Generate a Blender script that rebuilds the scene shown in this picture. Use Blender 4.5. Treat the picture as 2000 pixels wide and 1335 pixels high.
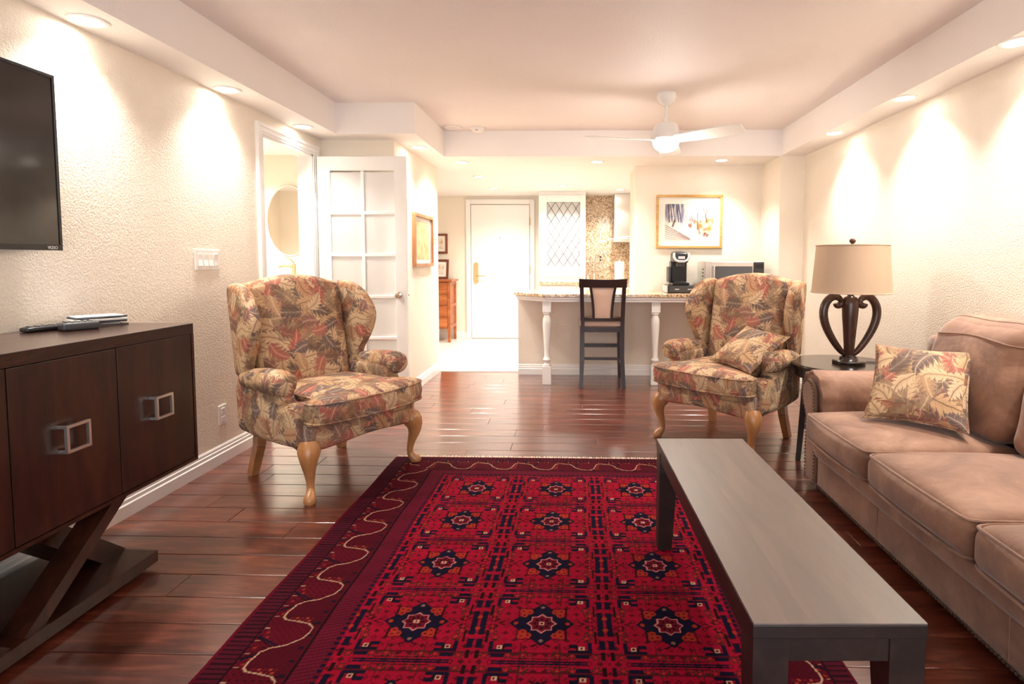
import bpy, bmesh, math, random
import numpy as np
from mathutils import Vector, Matrix
from mathutils.bvhtree import BVHTree
random.seed(7); RNG = np.random.RandomState(11)
for o in list(bpy.data.objects): bpy.data.objects.remove(o)
scn = bpy.context.scene
COL = scn.collection
PI = math.pi

# ------------------------------------------------------------------ camera
FPX, PITCH, YAW, ROLL, PPX, PPY, HC = 1102.0, 0.0615, 0.0239, -0.0021, 1101.4, 577.0, 1.242
cd = bpy.data.cameras.new('camera'); cam = bpy.data.objects.new('camera', cd); COL.objects.link(cam)
cd.sensor_fit = 'HORIZONTAL'; cd.sensor_width = 36.0; cd.lens = 36.0 * FPX / 2000.0
cd.shift_x = (1000 - PPX) / 2000.0; cd.shift_y = (PPY - 667.5) / 2000.0
cd.clip_start = 0.05
cam.matrix_world = (Matrix.Translation((0, 0, HC)) @ Matrix.Rotation(YAW, 4, 'Z') @
                    Matrix.Rotation(PI / 2 - PITCH, 4, 'X') @ Matrix.Rotation(-ROLL, 4, 'Z'))
scn.camera = cam

# ------------------------------------------------------------------ light and exposure
scn.view_settings.view_transform = 'Standard'; scn.view_settings.look = 'None'
scn.view_settings.gamma = 1.0; scn.view_settings.use_curve_mapping = False
scn.view_settings.exposure = 1.5
w = bpy.data.worlds.new('world'); scn.world = w; w.use_nodes = True
w.node_tree.nodes['Background'].inputs[0].default_value = (0.85, 0.93, 1.0, 1)
w.node_tree.nodes['Background'].inputs[1].default_value = 0.6
scn.cycles.max_bounces = 6; scn.cycles.diffuse_bounces = 4; scn.cycles.glossy_bounces = 3
scn.cycles.transmission_bounces = 6; scn.cycles.adaptive_threshold = 0.05; scn.cycles.caustics_reflective = False; scn.cycles.caustics_refractive = False; scn.cycles.sample_clamp_indirect = 6.0
WARM = (1.0, 0.94, 0.855)

def lamp(name, kind, loc, energy, color, parent=None, **kw):
    l = bpy.data.lights.new(name, kind); l.energy = energy; l.color = color
    for k, v in kw.items(): setattr(l, k, v)
    o = bpy.data.objects.new(name, l); COL.objects.link(o); o.location = loc
    if parent: o.parent = parent
    return o
# daylight coming through the glazed end of the room behind the camera
a = lamp('daylight', 'AREA', (0, -1.72, 1.15), 22, (0.93, 0.96, 1.0), shape='RECTANGLE', size=3.4, size_y=2.0)
a.rotation_euler = (PI / 2, 0, 0)

# ------------------------------------------------------------------ node helpers
class NT:
    def __init__(s, name):
        s.m = bpy.data.materials.new(name); s.m.use_nodes = True
        s.t = s.m.node_tree; s.n = s.t.nodes; s.b = s.n['Principled BSDF']
    def new(s, typ, **kw):
        n = s.n.new(typ)
        for k, v in kw.items(): setattr(n, k, v)
        return n
    def set(s, inp, v):
        if isinstance(v, bpy.types.NodeSocket): s.t.links.new(v, inp)
        elif v is not None:
            if hasattr(inp.default_value, '__len__') and not hasattr(v, '__len__'): v = (v,) * len(inp.default_value)
            if hasattr(inp.default_value, '__len__') and len(inp.default_value) == 4 and len(v) == 3: v = (*v, 1)
            inp.default_value = v
    def math(s, op, a, b=None, c=None, clamp=False):
        n = s.new('ShaderNodeMath', operation=op, use_clamp=clamp)
        s.set(n.inputs[0], a)
        if b is not None: s.set(n.inputs[1], b)
        if c is not None: s.set(n.inputs[2], c)
        return n.outputs[0]
    def vmath(s, op, a, b=None):
        n = s.new('ShaderNodeVectorMath', operation=op); s.set(n.inputs[0], a)
        if b is not None: s.set(n.inputs[3] if op == 'SCALE' else n.inputs[1], b)
        return n.outputs[0]
    def mix(s, f, a, b, blend='MIX'):
        n = s.new('ShaderNodeMix', data_type='RGBA', blend_type=blend)
        s.set(n.inputs[0], f); s.set(n.inputs[6], a); s.set(n.inputs[7], b)
        return n.outputs[2]
    def ramp(s, f, stops, mode='LINEAR'):
        n = s.new('ShaderNodeValToRGB'); n.color_ramp.interpolation = mode
        e = n.color_ramp.elements
        while len(e) < len(stops): e.new(0.5)
        for i, (p, c) in enumerate(stops): e[i].position = p; e[i].color = (*c, 1) if len(c) == 3 else c
        s.set(n.inputs[0], f); return n.outputs[0]
    def coord(s, which='Object'): return s.new('ShaderNodeTexCoord').outputs[which]
    def mapping(s, v, scale=(1, 1, 1), loc=(0, 0, 0), rot=(0, 0, 0)):
        n = s.new('ShaderNodeMapping'); s.set(n.inputs[0], v)
        n.inputs[1].default_value = loc; n.inputs[2].default_value = rot; n.inputs[3].default_value = scale
        return n.outputs[0]
    def noise(s, v, scale, detail=2, rough=.5, dist=0, out=0):
        n = s.new('ShaderNodeTexNoise'); s.set(n.inputs['Vector'], v)
        n.inputs['Scale'].default_value = scale; n.inputs['Detail'].default_value = detail
        n.inputs['Roughness'].default_value = rough; n.inputs['Distortion'].default_value = dist
        return n.outputs[out]
    def bump(s, h, strength=.2, dist=.01):
        n = s.new('ShaderNodeBump'); n.inputs['Strength'].default_value = strength
        n.inputs['Distance'].default_value = dist; s.set(n.inputs['Height'], h)
        s.t.links.new(n.outputs[0], s.b.inputs['Normal'])
    def P(s, **kw):
        names = dict(color='Base Color', rough='Roughness', metal='Metallic', trans='Transmission Weight', ior='IOR',
                     emit='Emission Color', estr='Emission Strength', spec='Specular IOR Level', sheen='Sheen Weight',
                     coat='Coat Weight', crough='Coat Roughness', alpha='Alpha', sss='Subsurface Weight')
        for k, v in kw.items(): s.set(s.b.inputs[names[k]], v)
        return s

MATS = {}
def simple(name, color, rough=.5, metal=0, **kw):
    n = NT(name); n.P(color=color, rough=rough, metal=metal, **kw); MATS[name] = n.m; return n
def S(h):  # sRGB hex to linear
    c = [int(h[i:i + 2], 16) / 255 for i in (0, 2, 4)]
    return tuple(x / 12.92 if x <= .04045 else ((x + .055) / 1.055) ** 2.4 for x in c)

def plaster(name, color, scale, strength):
    n = NT(name); co = n.coord('Object')
    h = n.noise(co, scale, 3, .55); h = n.ramp(h, [(.35, (0, 0, 0)), (.65, (1, 1, 1))])
    n.P(color=n.mix(n.noise(co, 3, 2), color, tuple(c * .96 for c in color)), rough=.6); n.bump(h, strength, .004)
    MATS[name] = n.m
plaster('wall', S('f6ebdb'), 105, .35)
plaster('ceiling', S('f3e9e5'), 80, .3)
plaster('soffit', S('f8f2ee'), 70, .1)
simple('trim_white', S('f5f2ee'), .35)
simple('gloss_white', S('f7f5f1'), .25)
simple('plastic_white', S('f4f0ea'), .3)
simple('chrome', (.82, .8, .76), .16, 1)
simple('nickel', (.70, .68, .66), .3, 1)
simple('pull_metal', (.80, .78, .76), .28, 1)
simple('steel', (.75, .72, .68), .28, 1)
simple('gold_metal', (.78, .60, .34), .25, 1)
simple('black_plastic', (.012, .012, .014), .3)
simple('dark_grey', (.05, .05, .055), .4)
simple('silver_plastic', (.75, .75, .77), .3, .3)
simple('mirror', (.95, .95, .95), .02, 1)
simple('rubber', (.02, .02, .02), .7)
simple('paper_white', S('f5f3ee'), .9)
simple('paper_grey', S('b9c0cb'), .6)
simple('paper_blue', S('4a566d'), .5)
simple('oven_glass', S('5c6066'), .12)
simple('seam_glint', S('8f8077'), .7)  # pale tone imitates light caught along the plank seams
simple('tile_white', S('efe6da'), .3)
simple('lead', (.12, .12, .12), .5, .6)
simple('mat_board', S('f4efe4'), .9)
simple('bronze_foot', (.1, .07, .05), .35, .6)
n = simple('lamp_lens', (1, 1, 1), .4); n.P(emit=(1, .93, .82), estr=14.0); n.m.cycles.emission_sampling = 'NONE'
n = simple('fan_globe', (1, 1, 1), .4); n.P(emit=(1, .95, .87), estr=24.0)
n = simple('clear_glass', (.9, .95, .95), .03, alpha=.10)
n = simple('frosted_glass', (.95, .94, .92), .22, alpha=.62)
n = simple('cabinet_glass', (.95, .94, .93), .08, alpha=.35)
n = simple('tv_screen', (.014, .012, .012), .09); n.P(spec=.6)

def wood(name, dark, mid, light, rough, axis='x', scale=1.0, coat=0, bump=.05, rnd=True, coord='Object'):
    n = NT(name); co = n.coord(coord)
    if rnd:
        oi = n.new('ShaderNodeObjectInfo')
        sh = n.new('ShaderNodeCombineXYZ'); r = n.math('MULTIPLY', oi.outputs['Random'], 37.0)
        for i in range(3): n.set(sh.inputs[i], r)
        co = n.vmath('ADD', co, sh.outputs[0])
    sc = {'x': (1.2, 9, 9), 'y': (9, 1.2, 9), 'z': (9, 9, 1.2)}[axis]
    co = n.mapping(co, tuple(c * scale for c in sc))
    g = n.noise(co, 2.0, 6, .62, .9)
    f = n.noise(n.mapping(co, (1, 1, 1) if True else None), 9.0, 3, .6, .2)
    g2 = n.math('ADD', n.math('MULTIPLY', g, .8), n.math('MULTIPLY', f, .2))
    c = n.ramp(g2, [(.32, dark), (.5, mid), (.68, light)])
    if rnd:
        c = n.mix(n.math('MULTIPLY', oi.outputs['Random'], .35), c, tuple(x * .55 for x in mid))
    n.P(color=c, rough=n.math('ADD', n.math('MULTIPLY', f, .10), rough - .05), coat=coat, crough=.17)
    n.bump(f, bump, .002); MATS[name] = n.m
    return n
wood('floor_wood', S('33140e'), S('5f2a1b'), S('8c4a35'), .30, 'x', 1.0, 1.0)
wood('console_wood', S('221009'), S('34180f'), S('4a2516'), .32, 'z', .8, .15)
wood('console_top_wood', S('28140e'), S('382018'), S('4a2b20'), .25, 'y', .8, .2)
wood('bench_wood', S('1a1210'), S('281b18'), S('352622'), .40, 'y', .7, .0)
wood('bench_top_sheen', S('3a2620'), S('553b31'), S('6e5144'), .44, 'y', .7, .0).P(ior=2.6)  # same bench wood, lightened so the top carries its light sheen in colour
wood('oak_leg', S('a0683c'), S('ba804f'), S('cc9563'), .3, 'z', .6, .2)
wood('stool_wood', S('1d0d0b'), S('2b1512'), S('3a1d17'), .3, 'z', .8, .2)
wood('lamp_wood', S('2a1812'), S('4a2c20'), S('6b422f'), .3, 'z', .6, .3)
wood('table_wood', S('140d0b'), S('231713'), S('31211b'), .22, 'x', .7, .3)
wood('chest_wood', S('8d4420'), S('b0602f'), S('c87c45'), .35, 'x', .8, .1)
wood('frame_wood', S('8a5433'), S('a9714a'), S('bd8a62'), .4, 'z', .8)
wood('frame_red', S('5f2a20'), S('7d3d2e'), S('96523f'), .4, 'z', .8)
wood('gold_frame', S('b07f3c'), S('cc9c55'), S('dfb877'), .35, 'x', .8)

def granite():
    n = NT('granite'); co = n.coord('Object')
    v = n.new('ShaderNodeTexVoronoi'); n.set(v.inputs['Vector'], co); v.inputs['Scale'].default_value = 75
    r = n.new('ShaderNodeSeparateColor'); n.set(r.inputs[0], v.outputs['Color'])
    c = n.ramp(r.outputs[0], [(0, S('7a5a44')), (.15, S('b08a64')), (.4, S('cfac85')), (.7, S('e0c8a6')), (1, S('f0e0ca'))])
    nz = n.noise(co, 22, 4, .7)
    c = n.mix(n.ramp(nz, [(.55, (0, 0, 0)), (.64, (1, 1, 1))]), c, S('95704f'))
    n.P(color=c, rough=.14); MATS['granite'] = n.m
granite()

def suede():
    n = NT('suede'); co = n.coord('Object')
    a = n.noise(co, 5, 5, .65, .6); b = n.noise(co, 60, 3, .6)
    c = n.ramp(a, [(.3, S('694531')), (.5, S('865d45')), (.72, S('a57c62'))])
    c = n.mix(n.math('MULTIPLY', b, .25), c, S('78543e'))
    wr = n.noise(n.mapping(co, (3, 3, 3)), 1.8, 3, .5, 1.2)
    n.P(color=c, rough=.72, sheen=.25); n.bump(n.math('ADD', n.math('MULTIPLY', b, .15), wr), .22, .02); MATS['suede'] = n.m
suede()

def leaf_fabric():
    n = NT('leaf_tapestry'); uv = n.coord('UV')
    wob = n.noise(uv, 9, 2, .5, 0, 1)
    uvw = n.vmath('ADD', uv, n.vmath('SCALE', n.vmath('SUBTRACT', wob, (.5, .5, .5)), .035))
    fine = n.noise(uv, 130, 2, .5)
    base = n.ramp(n.noise(uv, 14, 3), [(.35, S('a0805f')), (.5, S('c6a57c')), (.65, S('dac097'))])
    col = base
    palette = [[S('d8bf96'), S('a3544c'), S('6f5f55'), S('c78f68'), S('7d5254'), S('cfb48c')],
               [S('a65c52'), S('d9c09a'), S('655852'), S('b98263'), S('dfcaa6'), S('84594f')],
               [S('d2b186'), S('8a5f58'), S('ab544b'), S('9a8068'), S('e2cda8'), S('564a4a')],
               [S('b0665c'), S('dbc49d'), S('64585a'), S('c99e76'), S('bd9a78'), S('dec7a2')]]
    vein = [[S('8a6a4c'), S('dda888'), S('d3bd98'), S('8f4a3c'), S('d4b39c'), S('7d654a')],
            [S('deab8e'), S('8f7050'), S('cdb698'), S('7b4438'), S('966c4a'), S('d6ad95')],
            [S('7c6147'), S('d6b69c'), S('e2ae94'), S('dcc49c'), S('97644a'), S('c2ac98')],
            [S('e2b498'), S('93704f'), S('c8b5a2'), S('7f4a38'), S('e0cca4'), S('8a6d52')]]
    for k, (sc, off) in enumerate([(7.6, 0.0), (8.4, 13.7), (8.0, 31.3), (9.4, 57.9)]):
        vec = n.vmath('ADD', n.vmath('SCALE', uvw, sc), (off, off * 1.7, 0))
        vo = n.new('ShaderNodeTexVoronoi', voronoi_dimensions='2D'); n.set(vo.inputs['Vector'], vec)
        vo.inputs['Scale'].default_value = 1.0; vo.inputs['Randomness'].default_value = .8
        sepc = n.new('ShaderNodeSeparateColor'); n.set(sepc.inputs[0], vo.outputs['Color'])
        d = n.vmath('SUBTRACT', vec, vo.outputs['Position'])
        rot = n.new('ShaderNodeVectorRotate', rotation_type='Z_AXIS'); n.set(rot.inputs['Vector'], d)
        n.set(rot.inputs['Angle'], n.math('MULTIPLY', sepc.outputs[0], 6.283))
        sx = n.new('ShaderNodeSeparateXYZ'); n.set(sx.inputs[0], rot.outputs[0])
        L = .66
        curve = n.math('MULTIPLY', n.math('MULTIPLY', sx.outputs[0], sx.outputs[0]), .35)
        t = n.math('DIVIDE', sx.outputs[0], L)
        av = n.math('ABSOLUTE', n.math('SUBTRACT', sx.outputs[1], curve))
        env = n.math('SQRT', n.math('MAXIMUM', n.math('SUBTRACT', 1.0, n.math('MULTIPLY', t, t)), 0.0))
        env = n.math('MULTIPLY', env, n.math('SUBTRACT', .36, n.math('MULTIPLY', t, .12)))
        ph = n.math('SUBTRACT', n.math('MULTIPLY', sx.outputs[0], 13.0), n.math('MULTIPLY', av, 11.0))
        sn = n.math('ABSOLUTE', n.math('SINE', ph))
        wdt = n.math('MULTIPLY', env, n.math('ADD', .50, n.math('MULTIPLY', sn, .62)))
        wdt = n.math('MULTIPLY', wdt, n.math('ADD', .93, n.math('MULTIPLY', n.math('SINE', n.math('MULTIPLY', ph, 5.0)), .17)))
        mask = n.math('MULTIPLY', n.math('SUBTRACT', wdt, av), 45.0, clamp=True)
        vm = n.math('MULTIPLY', n.math('SUBTRACT', .16, sn), 9.0, clamp=True)
        mid = n.math('MULTIPLY', n.math('SUBTRACT', .022, av), 90.0, clamp=True)
        edge = n.math('MULTIPLY', n.math('SUBTRACT', n.math('DIVIDE', av, n.math('MAXIMUM', wdt, .01)), .62), 2.2, clamp=True)
        vv = n.math('MAXIMUM', n.math('MULTIPLY', vm, .75), mid)
        stops = [(i / 6.0, palette[k][i]) for i in range(6)]; stv = [(i / 6.0, vein[k][i]) for i in range(6)]
        lc = n.ramp(sepc.outputs[1], stops, 'CONSTANT'); vc = n.ramp(sepc.outputs[1], stv, 'CONSTANT')
        inner = n.math('MULTIPLY', n.math('SUBTRACT', .45, n.math('DIVIDE', av, n.math('MAXIMUM', wdt, .01))), 1.2, clamp=True)
        lc = n.mix(n.math('MULTIPLY', inner, .55), lc, vc)
        lc = n.mix(vv, lc, vc)
        lc = n.mix(n.math('MULTIPLY', edge, .30), lc, S('e3cfa8'))
        rim = n.math('MULTIPLY', n.math('SUBTRACT', n.math('SUBTRACT', wdt, av), -.035), 45.0, clamp=True)
        col = n.mix(n.math('MULTIPLY', rim, .55), col, S('5a4a3d'))
        show = mask if k < 3 else n.math('MULTIPLY', mask, n.math('GREATER_THAN', sepc.outputs[2], .3))
        col = n.mix(show, col, lc)
    col = n.mix(n.math('MULTIPLY', fine, .35), col, tuple(x * .75 for x in S('a98b6b')))
    n.P(color=n.mix(1.0, col, (.93, .83, .79), 'MULTIPLY'), rough=.85); n.bump(fine, .15, .002); MATS['leaf'] = n.m
leaf_fabric()

def vcol_mat(name, rough=.9, bump=0, sheen=0):
    n = NT(name); at = n.new('ShaderNodeVertexColor'); at.layer_name = 'Col'
    c = at.outputs[0]
    if bump:
        z = n.noise(n.coord('Object'), 260, 2, .6); c = n.mix(n.math('MULTIPLY', z, .3), c, n.mix(1.0, c, (.5, .5, .5), 'MULTIPLY'))
        n.bump(z, bump, .004)
    n.P(color=c, rough=rough, sheen=sheen, spec=.08); MATS[name] = n.m
vcol_mat('rug_pile', .95, .5, .0); vcol_mat('print', .7)
n = NT('shade_linen'); z = n.noise(n.mapping(n.coord('Object'), (1, 1, 1)), 180, 2, .6)
n.P(color=n.mix(z, S('cdb49a'), S('bfa388')), rough=.9); n.bump(z, .15, .002); MATS['shade'] = n.m
n = NT('parchment'); z = n.noise(n.coord('Object'), 14, 5, .7)
n.P(color=n.ramp(z, [(.35, S('b98f45')), (.55, S('d3ae66')), (.7, S('e3c98c'))]), rough=.8); MATS['parchment'] = n.m
n = NT('sketch'); z = n.noise(n.coord('Object'), 9, 4, .7)
n.P(color=n.ramp(z, [(.4, S('c79a84')), (.55, S('efe3d2')), (.7, S('f5ecdf'))]), rough=.8); MATS['sketch'] = n.m
n = NT('beige_leather'); n.P(color=S('d7b9a4'), rough=.5); MATS['beige'] = n.m
n = NT('fringe'); n.P(color=S('e2c9b4'), rough=.9); MATS['fringe'] = n.m

# ------------------------------------------------------------------ mesh helpers
class MB:
    def __init__(s): s.v = []; s.f = []
    def add(s, vs, fs):
        b = len(s.v); s.v += [tuple(p) for p in vs]; s.f += [tuple(i + b for i in f) for f in fs]; return s
    def box(s, x0, x1, y0, y1, z0, z1, c=0.0):
        if x0 > x1: x0, x1 = x1, x0
        if y0 > y1: y0, y1 = y1, y0
        if z0 > z1: z0, z1 = z1, z0
        if c <= 0:
            return s.add([(x, y, z) for z in (z0, z1) for y in (y0, y1) for x in (x0, x1)],
                         [(0, 2, 3, 1), (4, 5, 7, 6), (0, 1, 5, 4), (2, 6, 7, 3), (0, 4, 6, 2), (1, 3, 7, 5)])
        bm = bmesh.new(); bmesh.ops.create_cube(bm, size=1)
        for v in bm.verts: v.co = Vector(((x0 + x1) / 2 + v.co.x * (x1 - x0), (y0 + y1) / 2 + v.co.y * (y1 - y0), (z0 + z1) / 2 + v.co.z * (z1 - z0)))
        c = min(c, (x1 - x0) * .45, (y1 - y0) * .45, (z1 - z0) * .45)
        bmesh.ops.bevel(bm, geom=bm.edges[:], offset=c, segments=2, affect='EDGES', profile=.5)
        bm.verts.index_update()
        s.add([v.co[:] for v in bm.verts], [[v.index for v in f.verts] for f in bm.faces]); bm.free(); return s
    def soft(s, x0, x1, y0, y1, z0, z1, r, n=14, crown=(0, 0, 0), bot=0):
        """rounded block on a fine grid; crown = bulge of x, y faces and of the top"""
        cx, cy, cz = (x0 + x1) / 2, (y0 + y1) / 2, (z0 + z1) / 2; hx, hy, hz = (x1 - x0) / 2, (y1 - y0) / 2, (z1 - z0) / 2
        bm = bmesh.new(); bmesh.ops.create_cube(bm, size=2)
        bmesh.ops.subdivide_edges(bm, edges=bm.edges[:], cuts=n, use_grid_fill=True)
        for v in bm.verts:
            u = Vector(v.co)
            u = Vector([math.copysign(1 - (1 - abs(c)) ** 1.5, c) if abs(c) < 1 else c for c in u])
            p = Vector((u.x * hx, u.y * hy, u.z * hz))
            q = Vector([max(-h + r, min(h - r, c)) for c, h in zip(p, (hx, hy, hz))])
            d = p - q
            if d.length > 1e-9: p = q + d.normalized() * r
            ux, uy, uz = u
            if uz > 0: p.z += crown[2] * (1 - ux * ux) * (1 - uy * uy) * uz
            else: p.z += bot * (1 - ux * ux) * (1 - uy * uy) * uz
            p.x += crown[0] * ux * (1 - uy * uy) * (1 - uz * uz)
            p.y += crown[1] * uy * (1 - ux * ux) * (1 - uz * uz)
            v.co = p + Vector((cx, cy, cz))
        bm.verts.index_update()
        s.add([v.co[:] for v in bm.verts], [[v.index for v in f.verts] for f in bm.faces]); bm.free(); return s
    def prism(s, poly, a0, a1, axis='z', c=0.0):
        """polygon in the two other axes, extruded along axis"""
        def P(u, v, w): return {'z': (u, v, w), 'y': (u, w, v), 'x': (w, u, v)}[axis]
        n = len(poly); vs = [P(u, v, a0) for u, v in poly] + [P(u, v, a1) for u, v in poly]
        fs = [tuple(range(n))[::-1], tuple(range(n, 2 * n))] + [(i, (i + 1) % n, n + (i + 1) % n, n + i) for i in range(n)]
        if c <= 0: return s.add(vs, fs)
        bm = bmesh.new(); bv = [bm.verts.new(p) for p in vs]
        for f in fs: bm.faces.new([bv[i] for i in f])
        bmesh.ops.recalc_face_normals(bm, faces=bm.faces[:])
        es = [e for e in bm.edges if len(e.link_faces) == 2 and e.calc_face_angle() > .6]
        bmesh.ops.bevel(bm, geom=es, offset=c, segments=2, affect='EDGES', profile=.5); bm.verts.index_update()
        s.add([v.co[:] for v in bm.verts], [[v.index for v in f.verts] for f in bm.faces]); bm.free(); return s
    def lathe(s, prof, cx=0, cy=0, seg=24, axis='z', c0=0):
        vs = []; fs = []
        for r, h in prof:
            for k in range(seg):
                a = 2 * PI * k / seg; u, v = r * math.cos(a), r * math.sin(a)
                vs.append({'z': (cx + u, cy + v, h), 'y': (cx + u, h, cy + v), 'x': (h, cx + u, cy + v)}[axis])
        m = len(prof)
        for i in range(m - 1):
            for k in range(seg): fs.append((i * seg + k, i * seg + (k + 1) % seg, (i + 1) * seg + (k + 1) % seg, (i + 1) * seg + k))
        if prof[0][0] > 1e-6: fs.append(tuple(range(seg))[::-1])
        if prof[-1][0] > 1e-6: fs.append(tuple((m - 1) * seg + k for k in range(seg)))
        return s.add(vs, fs)
    def tube(s, pts, rad, seg=8, closed=False, squash=None):
        P = [Vector(p) for p in pts]; n = len(P)
        R = rad if hasattr(rad, '__len__') else [rad] * n
        vs = []; fs = []; up = None
        for i in range(n):
            a = P[(i - 1) % n] if (closed or i > 0) else P[i]; b = P[(i + 1) % n] if (closed or i < n - 1) else P[i]
            t = (b - a).normalized()
            if up is None: up = Vector((0, 0, 1)) if abs(t.z) < .9 else Vector((1, 0, 0))
            x = t.cross(up)
            if x.length < 1e-6: x = t.cross(Vector((0, 1, 0)))
            x.normalize(); y = x.cross(t).normalized(); up = y
            for k in range(seg):
                an = 2 * PI * k / seg; sq = squash if squash else (1, 1)
                vs.append(P[i] + (x * math.cos(an) * sq[0] + y * math.sin(an) * sq[1]) * R[i])
        m = n if closed else n - 1
        for i in range(m):
            for k in range(seg):
                j = (i + 1) % n; fs.append((i * seg + k, i * seg + (k + 1) % seg, j * seg + (k + 1) % seg, j * seg + k))
        if not closed: fs += [tuple(range(seg))[::-1], tuple((n - 1) * seg + k for k in range(seg))]
        return s.add(vs, fs)
    def bar(s, a, b, w, d, w2=None, d2=None, up=(0, 1, 0)):
        """square bar from a to b, w x d at a and w2 x d2 at b"""
        a, b = Vector(a), Vector(b); t = (b - a).normalized(); x = t.cross(Vector(up)).normalized(); y = x.cross(t).normalized()
        w2 = w if w2 is None else w2; d2 = d if d2 is None else d2
        vs = [a + x * sx * w / 2 + y * sy * d / 2 for sx, sy in ((-1, -1), (1, -1), (1, 1), (-1, 1))] + \
             [b + x * sx * w2 / 2 + y * sy * d2 / 2 for sx, sy in ((-1, -1), (1, -1), (1, 1), (-1, 1))]
        return s.add(vs, [(3, 2, 1, 0), (4, 5, 6, 7), (0, 1, 5, 4), (1, 2, 6, 5), (2, 3, 7, 6), (3, 0, 4, 7)])
    def disc(s, outline, prof):
        """stack of rings: prof = (inset or ('s', scale), z or function) ; outline = 2D points, star-shaped about its centre"""
        O = [Vector(p) for p in outline]; n = len(O); c = sum(O, Vector((0, 0))) / n
        N = []
        for i in range(n):
            t = (O[(i + 1) % n] - O[i - 1]).normalized(); N.append(Vector((t.y, -t.x)))
        vs = []; fs = []
        for ins, z in prof:
            for i in range(n):
                if isinstance(ins, tuple): p = c + (O[i] - N[i] * ins[0] - c) * ins[1]
                else: p = O[i] - N[i] * ins
                vs.append((p.x, p.y, z(p.x, p.y) if callable(z) else z))
        m = len(prof)
        for r in range(m - 1):
            for i in range(n): fs.append((r * n + i, r * n + (i + 1) % n, (r + 1) * n + (i + 1) % n, (r + 1) * n + i))
        fs += [tuple(range(n))[::-1], tuple((m - 1) * n + i for i in range(n))]
        return s.add(vs, fs)
    def xf(s, fn): s.v = [tuple(fn(Vector(p))) for p in s.v]; return s
    def move(s, d): return s.xf(lambda p: p + Vector(d))

def resample(pts, n, closed=True):
    P = [Vector(p) for p in pts]; Q = P + ([P[0]] if closed else [])
    L = [0]
    for i in range(1, len(Q)): L.append(L[-1] + (Q[i] - Q[i - 1]).length)
    out = []
    for k in range(n):
        d = L[-1] * k / (n if closed else n - 1); i = 1
        while i < len(L) - 1 and L[i] < d: i += 1
        f = (d - L[i - 1]) / max(1e-9, L[i] - L[i - 1]); out.append(Q[i - 1].lerp(Q[i], min(1, max(0, f))))
    return out
def smooth_closed(pts, it=2):
    P = [Vector(p) for p in pts]
    for _ in range(it):
        Q = []
        for i in range(len(P)):
            a, b = P[i], P[(i + 1) % len(P)]; Q += [a.lerp(b, .25), a.lerp(b, .75)]
        P = Q
    return P
def smooth_open(pts, it=2):
    P = [Vector(p) for p in pts]
    for _ in range(it):
        Q = [P[0]]
        for i in range(len(P) - 1):
            a, b = P[i], P[i + 1]; Q += [a.lerp(b, .25), a.lerp(b, .75)]
        Q.append(P[-1]); P = Q
    return P

def box_uv(me):
    uvl = me.uv_layers.new(name='UVMap'); co = np.empty(len(me.vertices) * 3); me.vertices.foreach_get('co', co); co = co.reshape(-1, 3)
    out = np.zeros((len(me.loops), 2))
    for p in me.polygons:
        nrm = p.normal; ax = max(range(3), key=lambda i: abs(nrm[i])); a, b = [(1, 2), (0, 2), (0, 1)][ax]
        for li in p.loop_indices:
            c = co[me.loops[li].vertex_index]; out[li] = (c[a] + ax * .37, c[b] + ax * .61)
    uvl.data.foreach_set('uv', out.ravel())

def obj(name, mb, mat, parent=None, smooth=35, uv=False):
    me = bpy.data.meshes.new(name); me.from_pydata(mb.v, [], mb.f); me.validate(); me.update()
    bm = bmesh.new(); bm.from_mesh(me); bmesh.ops.recalc_face_normals(bm, faces=bm.faces[:]); bm.to_mesh(me); bm.free()
    if smooth:
        me.polygons.foreach_set('use_smooth', [True] * len(me.polygons)); me.set_sharp_from_angle(angle=math.radians(smooth))
    if uv: box_uv(me)
    me.materials.append(MATS[mat] if isinstance(mat, str) else mat)
    o = bpy.data.objects.new(name, me); COL.objects.link(o)
    if parent: o.parent = parent
    return o
def tag(o, label=None, cat=None, group=None, kind=None):
    if label: o['label'] = label
    if cat: o['category'] = cat
    if group: o['group'] = group
    if kind: o['kind'] = kind
    return o
def thing(name, label, cat, loc=(0, 0, 0), rz=0, group=None):
    o = bpy.data.objects.new(name, None); COL.objects.link(o); o.location = loc; o.rotation_euler = (0, 0, rz)
    o.empty_display_size = .1
    return tag(o, label, cat, group)
def wpart(name, mb, mat, root, **kw):   # a part given in world coordinates under an unrotated root
    return obj(name, mb.move(-Vector(root.location)), mat, root, **kw)
def struct(name, mb, mat, label=None, parent=None, **kw):
    o = obj(name, mb, mat, parent, **kw)
    if not parent: tag(o, label, None, None, 'structure')
    return o
def copy_tree(o, parent=None, label=None):
    c = o.copy(); COL.objects.link(c); c.parent = parent
    if label: c['label'] = label
    for ch in list(o.children): copy_tree(ch, c)
    return c

# ------------------------------------------------------------------ room shell
XL, XR, ZS, ZC = -2.185, 2.19, 2.256, 2.502
XSR, XSL, YST, XST, YS = 1.957, -1.943, 4.559, -1.307, 5.555
YRET, XRET, YP, YE, YB = 4.80, -1.553, 6.12, 8.94, -1.8
YWE = 6.27     # where the hall wall ends and the tile begins

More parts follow.
